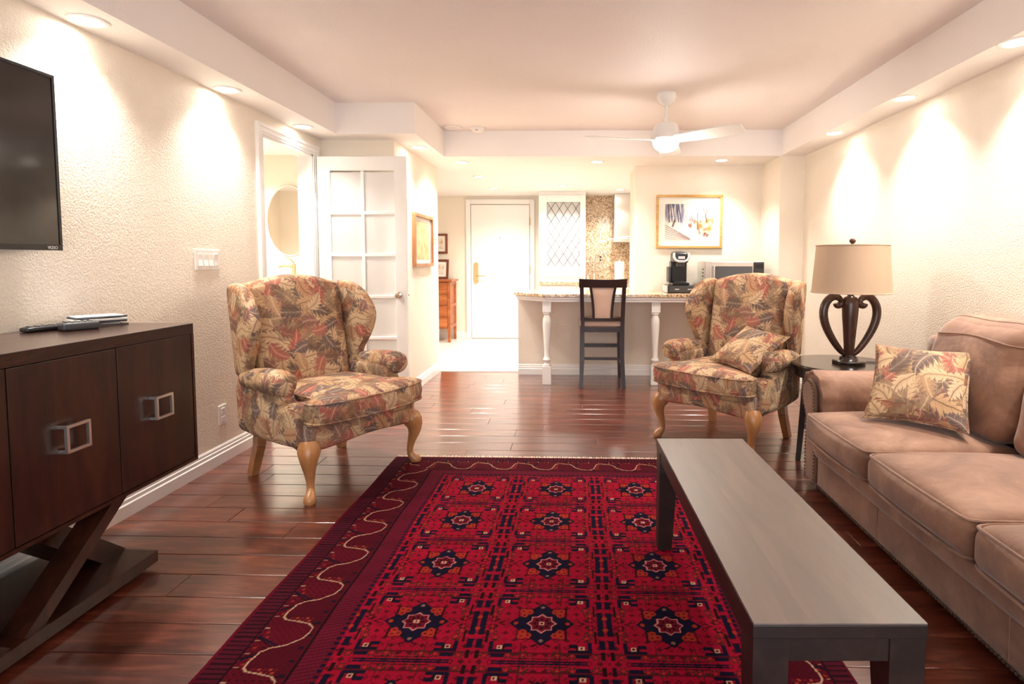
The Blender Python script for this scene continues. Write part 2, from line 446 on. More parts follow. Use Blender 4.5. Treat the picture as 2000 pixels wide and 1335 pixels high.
fl = struct('floor', MB().box(XL - .1, XR + .1, YB, YWE, -.10, -.0035), 'seam_glint', 'dark red brown wooden plank floor of the living room')
k = 0; rnd = random.Random(3)
y = 2.876 + .1495 * 23
while y > YWE: y -= .1495
rows = []
yy = y
while yy > YB + .1: rows.append((yy - .1495, yy)); yy -= .1495
rows.append((y, YWE))
for (y0, y1) in rows:
    if y1 - y0 < .02: continue
    xmax = XR; xmin = XL if y0 < YRET else XRET
    x = xmin - rnd.uniform(0.05, 1.25)
    near = y1 > .7
    while x < xmax:
        ln = 1.28 if near else 2.6
        a0, a1 = max(x, xmin), min(x + ln, xmax)
        if a1 - a0 > .03:
            o = obj('plank', MB().box(-(a1 - a0) / 2 + .0012, (a1 - a0) / 2 - .0012, -(y1 - y0) / 2 + .0012, (y1 - y0) / 2 - .0012, -.012, 0, .0025), 'floor_wood', fl, smooth=0)
            o.location = ((a0 + a1) / 2, (y0 + y1) / 2, 0)
        x += ln
struct('floor_tile', MB().box(-4.0, XR + .3, YWE, 9.2, -.1, .002), 'tile_white', 'pale tiled floor of the entry and kitchen')
struct('threshold_trim', MB().box(XRET, -.645, YWE - .03, YWE + .01, 0, .006), 'tile_white', 'thin pale strip where wood meets tile')

struct('ceiling', MB().box(XL - .12, XR + .12, YB - .1, YS, ZC, ZC + .1), 'ceiling', 'textured pale ceiling of the living room')
struct('ceiling_kitchen', MB().box(-4.0, XR + .3, YS, 9.2, ZS, ZC + .1), 'soffit', 'low white ceiling over kitchen and entry')
so = MB().prism([(XL - .1, YB), (XSL, YB), (XSL, YST), (XST, YST), (XST, YS), (XL - .1, YS)], ZS, ZC)
struct('ceiling_soffit_left', so, 'soffit', 'stepped boxed soffit with downlights', smooth=0)
struct('ceiling_soffit_right', MB().box(XSR, XR + .1, YB, YS, ZS, ZC), 'soffit', 'straight boxed soffit above the sofa', smooth=0)

# left wall with the doorway
DY0, DY1, DH = 3.90, 4.655, 2.11
wl = MB().box(XL - .12, XL, YB, DY0, 0, ZS).box(XL - .12, XL, DY1, YRET + .12, 0, ZS).box(XL - .12, XL, DY0, DY1, DH, ZS)
struct('wall_left', wl, 'wall', 'cream textured wall behind the television')
struct('wall_right', MB().box(XR, XR + .12, YB, YS + .6, 0, ZS), 'wall', 'cream textured wall behind the sofa')
struct('wall_return', MB().box(XL, XRET, YRET, YRET + .12, 0, ZS).box(XRET - .12, XRET, YRET + .12, YWE, 0, ZS), 'wall', 'cream wall behind the paned door with the framed parchment')
struct('wall_column', MB().box(XSR, XR, YS, YP, 0, ZS), 'wall', 'square cream column at the end of the counter')
struct('wall_picture', MB().box(.615, XSR + .3, YP, YP + .58, 0, ZS), 'wall', 'cream wall with the framed watercolour')
struct('wall_counter', MB().box(-.645, .615, YP, YP + .12, 0, .885), 'wall', 'low wall under the granite counter')
struct('wall_entry', MB().box(-4.0, -.62, YE, YE + .15, 0, ZS), 'wall', 'cream wall around the entry door')
struct('wall_kitchen', MB().box(-.62, XR + .3, 8.92, YE + .15, 0, ZS), 'wall', 'kitchen wall behind the granite splashback')
struct('wall_hall', MB().box(-4.1, -4.0, 6.2, 9.1, 0, ZS).box(-4.0, XRET - .12, YWE - .12, YWE, 0, ZS), 'wall', 'side wall of the entry hall')
struct('wall_kitchen_side', MB().box(XR + .2, XR + .32, YP, 9.1, 0, ZS), 'wall', 'side wall of the kitchen')
# glazed end behind the camera
wb = MB().box(XL - .12, XR + .12, YB - .12, YB, 2.15, ZC).box(XL - .12, -1.75, YB - .12, YB, 0, 2.15).box(1.75, XR + .12, YB - .12, YB, 0, 2.15)
struct('wall_front', wb, 'wall', 'wall around the wide glazed opening')
wn = struct('window_1', MB().box(-1.75, 1.75, YB - .09, YB - .03, 2.09, 2.15).box(-1.75, 1.75, YB - .09, YB - .03, 0, .06)
            .box(-1.75, -1.69, YB - .09, YB - .03, .06, 2.09).box(1.69, 1.75, YB - .09, YB - .03, .06, 2.09).box(-.03, .03, YB - .09, YB - .03, .06, 2.09), 'trim_white', 'wide white framed sliding window')
for x0_, x1_ in ((-1.69, -.03), (.03, 1.69)): obj('pane', MB().box(x0_, x1_, YB - .064, YB - .058, .06, 2.09), 'clear_glass', wn, smooth=0)
# bathroom seen through the doorway
struct('bathroom_wall', MB().box(-4.4, XL - .12, 5.46, 5.58, 0, ZS).box(-4.5, -4.4, 2.6, 5.58, 0, ZS).box(-4.4, XL - .12, 2.5, 2.6, 0, ZS), 'wall', 'cream bathroom wall beyond the doorway')
struct('bathroom_floor', MB().box(-4.5, XL - .1, 2.5, 5.58, -.1, .0), 'tile_white', 'pale bathroom floor')
struct('bathroom_ceiling', MB().box(-4.5, XL - .12, 2.5, 5.58, ZS, ZS + .1), 'soffit', 'white bathroom ceiling')

# baseboards
def baseboard(name, a, b, nx, ny, label):
    prof = [(0, 0), (.016, 0), (.016, .062), (.011, .068), (.011, .085), (.007, .09), (.007, .102), (.003, .112), (0, .112)]
    m = MB(); a, b = Vector((*a, 0)), Vector((*b, 0)); N = Vector((nx, ny, 0)); n = len(prof)
    vs = [a + N * d + Vector((0, 0, z)) for d, z in prof] + [b + N * d + Vector((0, 0, z)) for d, z in prof]
    m.add(vs, [tuple(range(n)), tuple(range(n, 2 * n))[::-1]] + [(i, n + i, n + (i + 1) % n, (i + 1) % n) for i in range(n)])
    struct(name, m, 'trim_white', label, smooth=0)
baseboard('baseboard_left', (XL, YB), (XL, DY0 - .08), 1, 0, 'white moulded baseboard under the television wall')
baseboard('baseboard_right', (XR, YB), (XR, YS), -1, 0, 'white moulded baseboard behind the sofa')
baseboard('baseboard_hall', (XRET, YRET), (XRET, YWE), 1, 0, 'white moulded baseboard below the parchment picture')
baseboard('baseboard_counter', (-.645, YP), (XSR, YP), 0, -1, 'white moulded baseboard under the counter')
baseboard('baseboard_column', (XSR, YS), (XR, YS), 0, -1, 'white moulded baseboard of the column')
baseboard('baseboard_return', (XL, YRET), (XRET, YRET), 0, -1, 'white moulded baseboard behind the paned door')
baseboard('baseboard_entry', (-4.0, YE), (-1.76, YE), 0, -1, 'white moulded baseboard beside the entry door')

# door casing in the left wall (stepped moulding) + jambs
def casing(m, y0, y1, h, x, wd=.075, s=1):
    for o, wd, t in ((0, .075, .012), (.018, .0745, .018), (.05, .074, .024)):
        m.box(x, x + t * s, y0 - wd, y0 - o, 0, h + o); m.box(x, x + t * s, y1 + o, y1 + wd, 0, h + o)
        m.box(x, x + t * s, y0 - wd, y1 + wd, h + o, h + wd)
    return m
tr = casing(MB(), DY0, DY1, DH, XL)
tr.box(XL - .12, XL + .004, DY0, DY0 + .018, 0, DH).box(XL - .12, XL + .004, DY1 - .018, DY1, 0, DH).box(XL - .12, XL + .004, DY0, DY1, DH - .018, DH)
struct('trim_1', tr, 'trim_white', 'white stepped casing of the bathroom doorway', smooth=0)

# door_1 : paned door standing open
D1 = bpy.data.objects.new('door_1', None); COL.objects.link(D1); D1.location = (XL + .035, DY1 - .002, 0)
tag(D1, 'white ten-pane glazed door standing open beside the armchair', None, None, 'structure')
DW, DT, Z0, Z1 = .735, .038, .012, 2.095
ST, TR_, BR = .105, .115, .235
py0, py1 = -.0, DT
for nm, bx in (('stile', (0, ST, Z0, Z1)), ('stile', (DW - ST + .012, DW, Z0, Z1)), ('rail', (ST, DW - ST + .012, Z1 - TR_, Z1)), ('rail', (ST, DW - ST + .012, Z0, Z0 + BR))):
    obj(nm, MB().box(bx[0], bx[1], py0, py1, bx[2], bx[3], .002), 'gloss_white', D1, smooth=0)
gx0, gx1, gz0, gz1 = ST, DW - ST + .012, Z0 + BR, Z1 - TR_
gm = (gx0 + gx1) / 2
obj('muntin', MB().box(gm - .013, gm + .013, py0 + .002, py1 - .002, gz0, gz1, .004), 'gloss_white', D1, smooth=0)
ph = (gz1 - gz0) / 5
for i in range(1, 5): obj('muntin', MB().box(gx0, gx1, py0 + .003, py1 - .003, gz0 + i * ph - .013, gz0 + i * ph + .013, .004), 'gloss_white', D1, smooth=0)
for i in range(5):
    for (xa, xb) in ((gx0, gm - .013), (gm + .013, gx1)):
        p = obj('pane', MB().box(xa, xb, DT / 2 - .003, DT / 2 + .003, gz0 + i * ph + .012, gz0 + (i + 1) * ph - .012), 'frosted_glass', D1, smooth=0)
kz = .955
for s in (-1, 1):
    y_ = py0 if s < 0 else py1
    kb = MB().lathe([(.0, y_ + s * .062), (.02, y_ + s * .060), (.028, y_ + s * .050), (.026, y_ + s * .038), (.012, y_ + s * .026), (.011, y_ + s * .008), (.027, y_ + s * .006), (.028, y_ + s * .0005)], DW - .065, kz, 20, 'y')
    obj('door_knob', kb, 'chrome', D1)
obj('latch_plate', MB().box(DW, DW + .002, .008, .03, kz - .03, kz + .03), 'chrome', D1, smooth=0)
obj('latch_bolt', MB().box(DW + .002, DW + .013, .012, .026, kz - .009, kz + .009), 'chrome', D1, smooth=0)
for z in (.25, 1.05, 1.84): obj('hinge', MB().lathe([(.006, z - .045), (.006, z + .045)], -.008, -.004, 10), 'nickel', D1)

# door_2 : entry door
XD0, XD1 = -1.688, -.752
D2 = bpy.data.objects.new('door_2', None); COL.objects.link(D2); D2.location = (XD0, YE - .02, 0); tag(D2, 'plain white entry door with brass lever lock', None, None, 'structure')
obj('door_leaf', MB().box(.008, XD1 - XD0 - .008, -.01, .03, .012, 2.118, .002), 'gloss_white', D2, smooth=0)
pl = obj('lock_plate', MB().prism([(.085 + .036 * math.cos(t), 1.05 + (.13 if math.sin(t) >= 0 else -.13) + .036 * math.sin(t)) for t in [2 * PI * i / 24 for i in range(24)]], -.032, -.011, 'y'), 'gold_metal', D2)
obj('lever', MB().tube([(.10, -.03, 1.0), (.10, -.062, 1.0), (.13, -.068, 1.0), (.25, -.066, 1.0)], [.012, .012, .011, .008], 10), 'gold_metal', D2)
obj('peephole', MB().lathe([(.010, -.014), (.010, -.0105)], .46, 1.60, 12, 'y'), 'gold_metal', D2)
for z in (.3, 1.1, 1.86): obj('hinge', MB().lathe([(.009, z - .06), (.009, z + .06)], XD1 - XD0 + .002, -.02, 8), 'gold_metal', D2)
fr = MB()
for (a0, a1, b0, b1) in ((XD0 - .075, XD0, 0, 2.205), (XD1, XD1 + .075, 0, 2.205), (XD0, XD1, 2.13, 2.205)): fr.box(a0, a1, YE - .035, YE, b0, b1, .004)
struct('trim_2', fr, 'trim_white', 'white frame around the entry door', smooth=0)

# ------------------------------------------------------------------ recessed lights
def downlight(x, y, z, label, energy, angle=100, blend=.75, ring=True, aim=None, group=None):
    t = thing('recessed_light', label, 'light', (x, y, z), 0, group)
    obj('trim_ring', MB().lathe([(.075, -.0005), (.075, -.006), (.066, -.009), (.055, -.006), (.052, -.0005)], 0, 0, 28), 'trim_white', t)
    obj('lens', MB().lathe([(.052, -.002), (.03, -.0045), (0, -.005)], 0, 0, 24), 'lamp_lens', t)
    l = lamp('spot', 'SPOT', (0, 0, -.02), energy, WARM, t, spot_size=math.radians(angle), spot_blend=blend, shadow_soft_size=.05)
    if aim: l.rotation_euler = aim
    return t
g1, g2, g3, g4 = 'downlights in the soffit over the television', 'downlights in the soffit over the sofa', 'downlights in the low hall ceiling', 'downlights over the granite counter'
for x, y, lb, e in ((-2.082, 2.415, 'round downlight in the soffit just above the television edge', 32), (-2.085, 3.376, 'round downlight in the soffit above the light switches', 32), (-2.085, 4.30, 'round downlight in the soffit above the bathroom doorway', 22)):
    downlight(x, y, ZS, lb, e, 120, 1.0, group=g1)
downlight(-1.43, 5.09, ZS, 'round downlight in the stepped soffit above the parchment picture', 55, 105, 1.0)
for x, y, lb, e in ((2.025, 2.725, 'round downlight above the middle of the sofa', 44), (2.025, 3.62, 'round downlight above the table lamp', 44), (2.025, 4.58, 'round downlight above the floral armchair beside the column', 40)):
    downlight(x, y, ZS, lb, e, 115, 1.0, group=g2)
downlight(2.025, 1.75, ZS, 'round downlight above the near end of the sofa', 40, 115, 1.0, group=g2)
downlight(-2.085, 1.45, ZS, 'round downlight above the middle of the television', 28, 120, 1.0, group=g1)
for x, y, lb in ((-1.2, 5.86, 'first hall downlight, next to the stepped soffit'), (-1.19, 6.855, 'middle one of three hall downlights'), (-1.18, 7.967, 'hall downlight closest to the entry door')):
    downlight(x, y, ZS, lb, 38, 140, .8, group=g3)
downlight(.196, 5.85, ZS, 'downlight above the bar stool at the counter', 36, 120, .9, group=g4)
downlight(1.445, 5.78, ZS, 'downlight above the coffee maker and microwave', 36, 110, .9, group=g4)
downlight(-.2, 7.7, ZS, 'kitchen downlight in front of the leaded glass cabinet', 48, 140, .5)
downlight(.6, 8.1, ZS, 'kitchen downlight in front of the range hood', 42, 140, .5)
downlight(-3.1, 4.6, ZS, 'added unseen bathroom downlight above the vanity', 110, 150, .5)  # lamp added out of view to brighten the bathroom

# ------------------------------------------------------------------ ceiling fan
FX, FY = .667, 4.361
fan = thing('ceiling_fan', 'white three-bladed ceiling fan with a glowing globe', 'fan', (FX, FY, 0))
obj('canopy', MB().lathe([(.075, ZC - .001), (.075, ZC - .035), (.055, ZC - .07), (.035, ZC - .082), (.03, ZC - .09), (.014, ZC - .091)], 0, 0, 28), 'gloss_white', fan)
obj('downrod', MB().lathe([(.012, ZC - .085), (.012, 2.30)], 0, 0, 14), 'gloss_white', fan)
obj('motor_housing', MB().lathe([(.016, 2.325), (.02, 2.305), (.032, 2.285), (.055, 2.278), (.088, 2.27), (.094, 2.25), (.112, 2.175), (.115, 2.16), (.10, 2.15)], 0, 0, 32), 'gloss_white', fan)
obj('globe', MB().lathe([(.10, 2.151), (.098, 2.13), (.085, 2.10), (.055, 2.077), (.02, 2.067), (0, 2.066)], 0, 0, 28), 'fan_globe', fan)
lamp('fan_light', 'POINT', (0, 0, 2.03), 5, (1, .92, .82), fan, shadow_soft_size=.09)
for ang in (76, 193, -43):
    m = MB(); N = 12; vs = []; fs = []
    for i in range(N + 1):
        t = i / N; r = .09 + t * .52
        wd = .055 + .03 * math.sin(min(1, t * 1.5) * PI / 2)
        if t > .93: wd *= (1 - (t - .93) / .07 * .35)
        for j, s_ in enumerate((-1, 1)):
            off = s_ * wd + .012 * t
            zt = 2.158 + (-off) * .22 * (1 - .25 * t)
            for dz in (0, -.008): vs.append((r + (.02 * (s_ < 0) if t > .97 else 0), off, zt + dz))
    for i in range(N):
        b = i * 4
        fs += [(b, b + 4, b + 6, b + 2), (b + 1, b + 3, b + 7, b + 5), (b, b + 1, b + 5, b + 4), (b + 2, b + 6, b + 7, b + 3)]
    fs += [(0, 2, 3, 1), (N * 4, N * 4 + 1, N * 4 + 3, N * 4 + 2)]
    m.add(vs, fs); R = Matrix.Rotation(math.radians(ang), 3, 'Z'); m.xf(lambda p: R @ p)
    obj('blade', m, 'gloss_white', fan, smooth=30)

sd = thing('smoke_detector', 'small white round smoke detector on the ceiling', 'detector', (-.953, 5.42, ZC))
obj('base', MB().lathe([(.068, -.0005), (.068, -.018), (.06, -.022)], 0, 0, 28), 'plastic_white', sd)
obj('dome', MB().lathe([(.058, -.0225), (.05, -.038), (.03, -.046), (0, -.047)], 0, 0, 24), 'plastic_white', sd)
obj('sensor_window', MB().box(-.008, .008, -.053, -.046, -.037, -.028), 'black_plastic', sd, smooth=0)
cv = thing('ceiling_speaker', 'flat round white grille on the ceiling beside the smoke detector', 'speaker', (-1.18, 5.40, ZC))
obj('rim', MB().lathe([(.085, -.0005), (.085, -.008), (.072, -.012), (.062, -.007)], 0, 0, 30), 'plastic_white', cv)
obj('grille', MB().lathe([(.062, -.006), (0, -.010)], 0, 0, 24), 'ceiling', cv)

# ------------------------------------------------------------------ rug
RX0, RX1, RY0, RY1 = -1.142, .828, .46, 3.472
def rug_colour(X, Y):
    """colours of the knotted pattern at metric positions (arrays)"""
    C = np.zeros(X.shape + (3,)); 
    red, dred, navy, dark, cream, pink, orange, olive, mauve = [np.array(S(h)) for h in ('a00a2b', '660a1f', '150f28', '22070f', 'd9b48f', 'd58a83', 'a8351f', '3f2c1c', '64162c')]
    C[:] = dred
    def put(mask, c): C[mask] = c
    FX0, FX1, FY0, FY1 = -.765, .535, .78, 3.17
    fld = (X > FX0) & (X < FX1) & (Y > FY0) & (Y < FY1)
    # ---- field
    put(fld, red)
    cw, chh = .43, .3785
    ix = np.round((X + .115) / cw); iy = np.round((Y - 1.8485) / chh)
    sx, sy = X + .115 - ix * cw, Y - 1.8485 - iy * chh
    x, y = np.abs(sx), np.abs(sy)
    F = lambda m: fld & m
    hs = np.sin(X * 613.3 + np.floor(Y * 120) * 12.9) * 43758.5; hs = hs - np.floor(hs)
    # slightly darker woven ground patches
    put(F((hs > .86)), red * .8)
    lx, ly = np.abs((x / .034) % 1 - .5) * .034, np.abs((y / .034) % 1 - .5) * .034
    ck = ((np.floor(x / .034) + np.floor(y / .034)) % 2) < 1
    put(F(ck & ((lx < .0032) & (ly < .0095) | (ly < .0032) & (lx < .0095))), dark * .6 + dred * .5)
    put(F(~ck & (np.abs(lx + ly - .009) < .0022)), dred * .85)
    put(F((np.abs(x - .062) < .0022) & (y > .1)), dred); put(F((np.abs(y - .147) < .002)), dred * .8)
    # rosettes of small dots
    def rosette(cx, cy, r, c, c2):
        d = np.hypot(x - cx, y - cy); an = np.arctan2(y - cy, x - cx)
        put(F((np.abs(d - r) < r * .35) & (np.cos(an * 6) > .05)), c); put(F(d < r * .35), c2)
    for cx, cy, r in ((.055, .155, .015), (.165, .045, .015), (.165, .02, .011), (.10, .155, .014), (.175, .16, .012), (.15, .075, .013), (.03, .172, .012)):
        rosette(cx, cy, r, olive if (cx + cy) > .2 else dark, orange)
    # double lines between rows, short bars
    put(F((np.abs(y - .184) < .0032) & (x < .15)), navy); put(F((np.abs(y - .172) < .0026) & (x < .09)), dark)
    put(F((np.abs(y - .16) < .0085) & (np.abs(x - .135) < .022)), navy)
    # ladder between columns
    put(F((np.abs(x - .20) < .0105) & (y < .062)), navy)
    put(F((np.abs(x - .20) < .010) & (np.abs(y - .105) < .022)), navy)
    put(F((np.abs(x - .20) < .007) & (np.abs(y - .155) < .018)), dark)
    put(F((np.abs(x - .178) < .004) & (np.abs(y - .07) < .03)), dark)
    put(F((np.hypot(x - .215, y - .03) < .009)), orange)
    # hooked corners with small cream squares
    put(F((np.abs(x - .125) < .035) & (np.abs(y - .137) < .006)), navy); put(F((np.abs(x - .158) < .007) & (np.abs(y - .118) < .024)), navy)
    put(F((np.abs(x - .105) < .014) & (np.abs(y - .112) < .009)), navy); put(F((np.abs(x - .125) < .010) & (np.abs(y - .124) < .008)), dark)
    sq = np.maximum(np.abs(x - .132), np.abs(y - .121)); put(F(sq < .0085), cream); put(F(sq < .0045), dred)
    # arrow heads beside the medallion
    put(F((x > .125) & (x < .15) & (np.abs(y - 0) < (.15 - x) * .55 + .0) & (y > (.14 - x) * .5)), dark)
    put(F((y > .098) & (y < .115) & (np.abs(x - (y - .098) * 1.8) < .006)), dark)
    # medallion: frame square, navy star, outlined eight-point star
    mx = np.maximum(x, y)
    put(F((mx < .0835)), red * .9); put(F((mx < .0835) & (mx > .0785)), dark)
    dia = x + y
    put(F((dia < .112)), navy); put(F((x < .115) & (y < .022 * (1 - x / .118))), navy); put(F((y < .105) & (x < .024 * (1 - y / .108))), navy)
    for cx, cy in ((.062, .045), (.045, .062), (.066, .066)):
        d = np.hypot((x - cx), (y - cy)); put(F(d < .0125), orange); put(F(d < .005), dred)
    put(F((np.hypot(x - .088, y) < .008)), orange); put(F(np.hypot(x, y - .088) < .007), np.array(S('8a6a55')))
    s8 = np.minimum(mx / .0365, dia / .0515); put(F(s8 < 1), pink); put(F(s8 < .88), dred * 1.15)
    put(F((np.abs(x - .016) < .005) & (np.abs(y - .016) < .005)), dark); put(F((x < .004) & (np.abs(y - .024) < .006)), dark); put(F((y < .004) & (np.abs(x - .024) < .006)), dark)
    put(F((mx < .0085)), cream); put(F(mx < .0045), dred)
    # ---- borders
    out = ~fld
    eL, eR, eF, eN = X - RX0, RX1 - X, RY1 - Y, Y - RY0
    fy = FX0 - X; fx_ = X - FX1; ff = Y - FY1; fn = FY0 - Y
    side = np.argmax(np.stack([fy * .80, fx_, ff, fn]), 0)     # which border strip
    w_ = np.choose(side, [RX1 * 0 + (FX0 - RX0), RX1 - FX1, RY1 - FY1, FY0 - RY0])
    dpt = np.choose(side, [fy, fx_, ff, fn]) / w_               # 0 at the field, 1 at the edge
    along = np.where((side == 0) | (side == 1), Y, X)
    B = lambda m: out & m
    put(B(True), dred * .85)
    a_, d_ = along / .0235, dpt * w_ / .0235
    q_ = np.abs((a_ + d_) % 1 - .5) + np.abs((a_ - d_) % 1 - .5)
    put(B(q_ < .30), dark * 1.1); put(B(q_ > .78), mauve * .9)
    # guard stripe next to the field: fine comb
    put(B((dpt < .24)), mauve); put(B((dpt < .24) & (((along * 62 + dpt * 7) % 1.0) < .42)), dred * .7); put(B((dpt < .05)), dred)
    put(B((dpt < .05) & ((along * 40) % 1 < .5)), navy)
    put(B((np.abs(dpt - .245) < .012)), dark)
    # outer guard
    put(B((dpt > .76)), mauve * .62); put(B((dpt > .76) & (((along * 48) % 1.0) < .35)), dark * 1.2); put(B(np.abs(dpt - .757) < .012), dark)
    put(B((dpt > .955)), dred * .9)
    # meander
    per = .2465; ph = ((along - 1.861) / per) % 1.0
    ctrl = np.array([(0, 0), (.08, 0), (.28, .10), (.36, .28), (.42, .62), (.56, .93), (.68, 1), (.78, 1), (.86, .82), (.90, .5), (.94, .12), (1, 0)])
    wv = np.interp(ph, ctrl[:, 0], ctrl[:, 1]); lineD = .652 - wv * .335
    vb = (dpt > .27) & (dpt < .74)
    inside = dpt > lineD
    put(B(vb & inside), dred * .8); put(B(vb & ~inside), dred * .5 + dark * .5); put(B(vb & inside & (q_ < .24)), dark); put(B(vb & ~inside & (q_ > .86)), dred)
    # flower clusters and leaf strokes
    u1 = (((ph - .86) + .5) % 1.0 - .5) * per; v1 = (dpt - .47) * w_
    for gx in range(-2, 3):
        for gy in range(-2, 3):
            d = np.hypot(u1 - gx * .0145, v1 - gy * .0175 - (gx % 2) * .006)
            put(B(vb & ~inside & (d < .0058)), np.array(S('a8402f')) if (gx + gy) % 2 else np.array(S('6d1524')))
    put(B(vb & ~inside & (np.abs(u1) < .0026)), dark)
    u2 = (((ph - .36) + .5) % 1.0 - .5) * per; v2 = (dpt - .60) * w_
    put(B(vb & inside & (np.abs(np.abs(u2) - (v2 + .05) * .55) < .0045) & (v2 > -.06)), navy); put(B(vb & inside & (np.abs(np.abs(u2) - (v2 + .02) * .7) < .0035)), dark)
    put(B(vb & inside & (np.abs(u2) < .003)), dark)
    for gx, gy in ((-.05, .02), (.05, .02), (0, .035), (-.075, .03), (.075, .03)): put(B(vb & inside & (np.hypot(u2 - gx, v2 - gy) < .006)), orange * .7)
    put(B(vb & (np.abs(((ph * 4) % 1) - .5) < .08) & (np.abs(dpt - .30) < .02)), navy); put(B(vb & (np.abs(((ph * 4 + .5) % 1) - .5) < .035) & (np.abs(dpt - .715) < .022)), cream * .6)
    slope = np.abs(np.interp((ph + .01) % 1, ctrl[:, 0], ctrl[:, 1]) - np.interp((ph - .01) % 1, ctrl[:, 0], ctrl[:, 1])) / .02 * .335 * w_ / per
    put(B(vb & (np.abs(dpt - lineD) * w_ < .0028 * np.sqrt(1 + slope ** 2))), cream * .8)
    # yarn abrash
    ab = 1 + .10 * np.sin(Y * 37 + np.sin(X * 3) * 2) * np.sin(Y * 11.3)
    return np.clip(C * ab[..., None] * np.array([.78, .70, .74]), 0, 1)

def rug():
    xs = np.linspace(RX0, RX1, 590); ys = np.concatenate([np.linspace(RY0, 1.45, 110, endpoint=False), np.linspace(1.45, RY1, 600)])
    X, Y = np.meshgrid(xs, ys); C = rug_colour(X, Y); ny, nx = X.shape
    edge = np.minimum(np.minimum(X - RX0, RX1 - X), np.minimum(Y - RY0, RY1 - Y))
    Zh = .0085 + RNG.rand(ny, nx) * .0012; Zh = np.where(edge < .004, .001, Zh)
    wob = .003 * np.sin(Y * 9)
    me = bpy.data.meshes.new('pile'); n = nx * ny
    me.vertices.add(n); me.vertices.foreach_set('co', np.stack([X + wob, Y, Zh], -1).astype(np.float32).ravel())
    idx = np.arange(n).reshape(ny, nx); q = np.stack([idx[:-1, :-1], idx[:-1, 1:], idx[1:, 1:], idx[1:, :-1]], -1).reshape(-1, 4)
    me.loops.add(q.size); me.loops.foreach_set('vertex_index', q.ravel().astype(np.int32))
    me.polygons.add(len(q)); me.polygons.foreach_set('loop_start', (np.arange(len(q)) * 4).astype(np.int32))
    me.update(calc_edges=True); me.polygons.foreach_set('use_smooth', [True] * len(q))
    ca = me.color_attributes.new('Col', 'FLOAT_COLOR', 'POINT'); ca.data.foreach_set('color', np.concatenate([C, np.ones((ny, nx, 1))], -1).astype(np.float32).ravel())
    me.materials.append(MATS['rug_pile']); return me
rt = thing('rug', 'deep red oriental rug with navy medallions and pale fringe', 'rug', (0, 0, 0))
o = bpy.data.objects.new('pile', rug()); COL.objects.link(o); o.parent = rt
fm = MB()
for ye, s in ((RY1, 1), (RY0, -1)):
    x = RX0 + .005
    while x < RX1 - .005:
        l = .030 + random.random() * .016; dx = random.uniform(-.006, .006)
        fm.add([(x, ye - .003 * s, .001), (x + .005, ye - .003 * s, .001), (x + .005 + dx, ye + l * s, .0012), (x + dx, ye + l * s, .0012), (x + .0025, ye, .005)],
               [(0, 1, 4), (1, 2, 4), (2, 3, 4), (3, 0, 4)]); x += .0062
fr_ = obj('fringe', fm, 'fringe', rt, smooth=0); fr_['kind'] = 'stuff'
# ------------------------------------------------------------------ wing armchairs
def arc(cx, cy, r, a0, a1, n):
    return [(cx + r * math.cos(math.radians(a0 + (a1 - a0) * i / n)), cy + r * math.sin(math.radians(a0 + (a1 - a0) * i / n))) for i in range(n + 1)]
def slab(outline, t, r, n=90, bulge=.012):
    """upholstered slab: outline in (u, v), thickness along w from 0 to t, rounded rims and puffed faces (u, v, w)"""
    O = resample(outline, n); area = sum(O[i - 1].x * O[i].y - O[i].x * O[i - 1].y for i in range(n))
    if area < 0: O = O[::-1]
    q = [(r * (1 - math.cos(a)), r * (1 - math.sin(a))) for a in (0, .4, .8, 1.2, PI / 2)]
    prof = [((r, .03), -bulge), ((r, .25), -bulge * .95), ((r, .55), -bulge * .75), ((r, .8), -bulge * .35), (r, 0)]
    prof += [(r * (1 - math.sin(a)), r * (1 - math.cos(a))) for a in (.4, .8, 1.2, PI / 2)]
    prof += [(r * (1 - math.sin(a)), t - r * (1 - math.cos(a))) for a in (PI / 2, 1.2, .8, .4)]
    prof += [(r, t), ((r, .8), t + bulge * .35), ((r, .55), t + bulge * .75), ((r, .25), t + bulge * .95), ((r, .03), t + bulge)]
    return MB().disc([(p.x, p.y) for p in O], prof)

